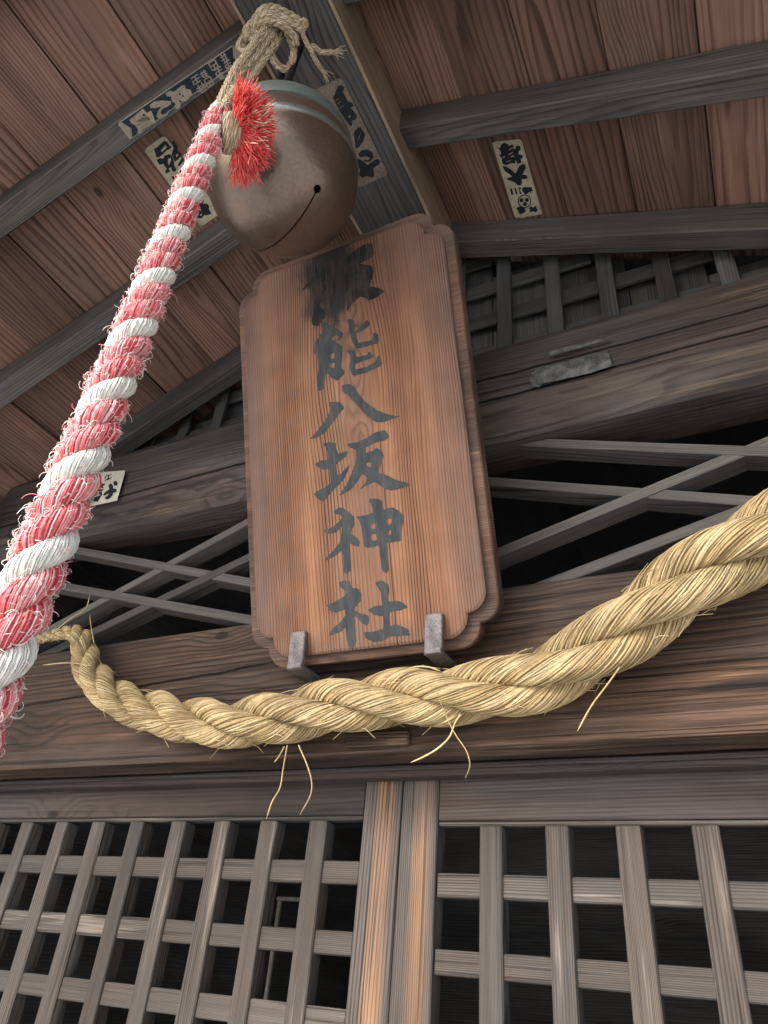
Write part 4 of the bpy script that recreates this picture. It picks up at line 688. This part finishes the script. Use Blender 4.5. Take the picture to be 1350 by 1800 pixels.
# worn curls standing off the strands
fz = Tubes()
for k, A in enumerate(paths):
    T, N, B = transport(A); nC = 21000 if k else 1500
    for _ in range(nC):
        i = rng.integers(4, len(A)-4)
        ax = A[i]-C[i]; ax /= np.linalg.norm(ax)
        a = rng.uniform(0, 2*np.pi); d = np.cos(a)*N[i]+np.sin(a)*B[i]
        if d@ax < .15 and rng.random() < .93: continue
        if d[0] > .25 and rng.random() < .72: continue               # the side that rubs against nothing keeps its pile
        L = (rng.uniform(.003, .009) if rng.random() < .84 else rng.uniform(.009, .017))*np.interp(C[i, 2], [1.7, 2.7], [1.25, .75]); tn = T[i]*rng.choice([-1, 1])*rng.uniform(.3, 1.)+np.array([0, 0, -1])*rng.uniform(.1, .7)
        tn -= d*(tn@d); tn /= np.linalg.norm(tn)+1e-9; u = np.linspace(0, 1, 7); bend = rng.uniform(1.5, 4.5)
        ang = u*bend; px_ = np.sin(ang)/bend*L; py_ = (1-np.cos(ang))/bend*L
        side = np.cross(d, tn)*rng.uniform(-.4, .4)
        P_ = A[i]+d*(rs[i]*.97)+d[None]*px_[:, None]+(tn+side)[None]*py_[:, None]
        fz.add(P_, np.r_[.00036, .0004, .0004, .00036, .00034, .0003, .0002]*rng.uniform(.8, 1.25), 3, False)
o = fz.build('frayed_curls', 'fuzz'); rparent(o); tag(o, kind='stuff')
# hemp cords that tie it to the hook
def cord(name, pts, r, n=60, lead=None):
    Cc = spline(pts, n); lead = lead or r*5.2
    pth, r_ = strand_paths(Cc, np.full(n, r), np.full(n, lead), -1, 3, rng.uniform(0, 6), .52, .5)
    core = Tubes(); fb = Tubes()
    for A in pth:
        core.add(A, r_*.95, 8); lay_fibres(fb, A, r_, 2*np.pi*.5*r/lead/r_[0], 16, r*.11, .06, .5, .5)
    c_ = rparent(core.build(name, 'cordcore')); f_ = fb.build('yarns', 'cord'); f_.parent = c_; tag(f_, kind='stuff'); return c_
def dense(n, k): return max(24, int(k*n))
for nme in ('c1', 'c2', 'c3', 'c4'):
    P_ = [list(p) for p in CORDS[nme]]; cord('hemp_cord', P_, .0075, 170)
for nme in ('w1', 'w2', 'w3'): cord('hemp_cord', CORDS[nme], .0072, 110)
for nme in ('k1', 'k2'): cord('hemp_knot', CORDS[nme], .0070 if nme == 'k1' else .0085, 60)
P_ = np.array(CORDS['w2']); 
cord('hemp_cord', [(-.018, -.775, 3.10), (-.005, -.80, 3.12), (.012, -.785, 3.118), (.02, -.755, 3.09), (.008, -.74, 3.05), (-.01, -.755, 3.05), (-.02, -.78, 3.08)], .0072, 80)
for nme in ('t1', 't2'):
    Q = np.array(CORDS[nme]); cord('cord_tail', Q, .0048, 60)
    fb = Tubes(); e = Q[-1]; d = (Q[-1]-Q[-2]); d /= np.linalg.norm(d)
    for _ in range(40):
        v = d+rng.normal(0, .28, 3); L = rng.uniform(.008, .02); fb.add([e-d*.006+rng.normal(0, .002, 3), e+v*L*.5, e+v*L+rng.normal(0, .002, 3)], .0006, 3, False)
    o = fb.build('frayed_end', 'cord'); rparent(o); tag(o, kind='stuff')
# braided head of the rope, beige loop and red tassel
for s_ in (-1, 1):
    zb = np.linspace(0, 1, 40); base = np.array([s_*.009, -.829, 2.80]); tip = np.array([s_*.010, -.836, 2.695])
    for q in range(3):
        ph = zb*2*np.pi*3.2+q*2*np.pi/3
        A = base+(tip-base)*zb[:, None]+np.stack([.006*np.sin(ph), .0045*np.sin(2*ph), 0*ph], 1)
        core = Tubes(); core.add(A, .0046, 8); c_ = rparent(core.build('braid_strand', 'cordcore'))
        fb = Tubes(); lay_fibres(fb, A, np.full(40, .0048), 60., 16, .0009, .05, .6); f_ = fb.build('yarns', 'cord'); f_.parent = c_; tag(f_, kind='stuff')
TR = np.array([.0268, -.8262, 2.6560])+np.array([.004, .004, 0])
vu = np.array(TAS_UP); vr = np.array(TAS_RIGHT); vn = np.cross(vr, vu); vn /= np.linalg.norm(vn)
if vn@(np.array([.564, -1.2, 1.6])-TR) < 0: vn = -vn
tt = np.linspace(-1.45, 1.45, 40)
for q in range(5):
    base_ = TR+vr*(-.010+.0052*q)+vn*(.004+.004*math.sin(q*.8))
    A = base_+vu[None]*(.027*np.sin(tt))[:, None]+vn[None]*(.014*np.cos(tt))[:, None]
    core = Tubes(); core.add(A, .0034, 8); c_ = rparent(core.build('tassel_loop', 'cordcore')); fb = Tubes(); lay_fibres(fb, A, np.full(40, .0036), 110., 14, .0008, .05, .6); f_ = fb.build('yarns', 'cord'); f_.parent = c_; tag(f_, kind='stuff')
bnd = Tubes(); tt = np.linspace(0, 2*np.pi, 24)
bnd.add(TR-vr*.014+vu[None]*(.027*np.sin(tt))[:, None]+vn[None]*(.018*np.cos(tt))[:, None], .0018, 6); rparent(bnd.build('binding', 'ironb'))
for mname, cnt, sp in (('tassel', 1900, 0), ('tassel2', 90, 1)):
    fb = Tubes()
    for _ in range(cnt):
        a = rng.uniform(-1.5, 1.38) if not sp else rng.choice([.05, .45])+rng.normal(0, .07)
        L = rng.uniform(.048, .059) if not sp else rng.uniform(.050, .060)
        out_ = vr*np.cos(a)+vu*np.sin(a); lift = rng.uniform(-.15, .65)
        if sp: lift = rng.uniform(.3, .7)
        P1 = TR+out_*.008+vu*rng.uniform(-.016, .016)+vn*rng.uniform(-.008, .010); d = out_*math.cos(lift)+vn*math.sin(lift)
        P2 = P1+d*L*.5+rng.normal(0, .0025, 3); P3 = P1+d*L*.95+np.array([0, 0, -1])*rng.uniform(0, .016)+rng.normal(0, .006, 3)
        fb.add(spline([P1, P2, P3], 7), np.r_[.0007, .0008, .0008, .0008, .0008, .0007, .0005]*rng.uniform(.7, 1.2), 4, True)
    o = rparent(fb.build('tassel', mname)); tag(o, kind='stuff')
    if not sp: o['label'] = 'bright red tassel'

# ------------------------------------------------------------------ straw rope
SH = [(-.96, -.150, 2.222, .011), (-.89, -.150, 2.229, .0145), (-.825, -.150, 2.232, .0185), (-.775, -.152, 2.214, .026), (-.735, -.154, 2.163, .033), (-.683, -.156, 2.108, .038), (-.575, -.158, 2.042, .0425), (-.435, -.160, 2.002, .0465), (-.305, -.162, 1.983, .0475),
      (-.175, -.163, 1.985, .0495), (-.057, -.163, 1.995, .050), (.073, -.164, 1.999, .0515), (.202, -.165, 2.003, .0525), (.304, -.166, 2.018, .0535), (.394, -.167, 2.053, .0555), (.488, -.170, 2.110, .058), (.573, -.173, 2.166, .0605), (.66, -.176, 2.205, .063), (.80, -.18, 2.255, .064), (.98, -.18, 2.33, .064), (1.18, -.17, 2.43, .060), (1.36, -.16, 2.55, .05)]
STR = empty('straw_rope', (0, -.16, 1.95)); tag(STR, 'thick twisted rice straw rope slung across the lintel, tapering at one end', 'straw rope')
INS = Matrix.Translation((0, .16, -1.95))
def sparent(o): o.parent = STR; o.matrix_local = INS; return o
n = 420; Q = spline(SH, n); C = Q[:, :3]; RR = Q[:, 3]*.89
u = np.arange(n)/n; C = C+np.stack([0*u, .002*np.sin(u*40), .0025*np.sin(u*33+1)], 1)
LD = RR*2*np.interp(C[:, 0], [-.8, -.4, .3], [3.5, 4.4, 5.1])
paths, rs = strand_paths(C, RR, LD, 1, 3, STRAW_PHASE, .50, .55)
rs_all = rs
for k, A in enumerate(paths):
    tb = Tubes(); rs = rs_all*(1+.035*np.sin(np.arange(n)*.11+k*2.1)+.03*np.sin(np.arange(n)*.043+k)); tb.add(A, rs*.955, 20); st = sparent(tb.build('strand', 'strawcore'))
    fb = Tubes(); tw = -2*np.pi*.50*RR/LD/rs*STRAW_TW
    lay_fibres(fb, A, rs, tw, 220, .0016, .05, .10, .34, .011)
    lay_fibres(fb, A, rs*1.02, tw*.75, 36, .0013, .05, .05, .35, .03)
    fo = fb.build('straws', 'straw'); fo.parent = st; tag(fo, kind='stuff')
for kname, P_ in STRAWS.items():
    tb = Tubes(); w = .0042 if kname == 'c' else (.0030 if kname == 'd' else .0013)
    nn = 28; Cc = spline(P_, nn); rad = np.full(nn, w*.5 if kname in 'cd' else w); rad[-4:] *= np.linspace(1, .3, 4)
    tb.add(Cc, rad, 6, True, .35 if kname in 'cd' else .8); sparent(tb.build('loose_straw', 'straw'))
fb = Tubes(); T, N, B = transport(C)
for _ in range(200):
    i = rng.integers(10, n-40); a = rng.uniform(0, 6.28); d = np.cos(a)*N[i]+np.sin(a)*B[i]; L = rng.uniform(.012, .045); t = T[i]*rng.choice([-1, 1])
    p0 = C[i]+d*RR[i]*.92; lift = rng.uniform(.1, .5)
    fb.add([p0, p0+t*L*.5+d*L*lift*.35, p0+t*L+d*L*lift+np.array([0, 0, -1])*L*.15], [.0008, .0008, .0004], 4, False)
o = sparent(fb.build('straw_ends', 'straw')); tag(o, kind='stuff')
# a bit of black wire caught on the crossing sticks
tb = Tubes(); tb.add(spline([(-.868, -.058, 2.401), (-.842, -.064, 2.381), (-.828, -.066, 2.346), (-.827, -.066, 2.319), (-.809, -.066, 2.313), (-.843, -.062, 2.300), (-.856, -.05, 2.287)], 40), .0009, 5)
tag(tb.build('wire', 'ironb'), 'thin black wire caught on the crossing sticks', 'wire')
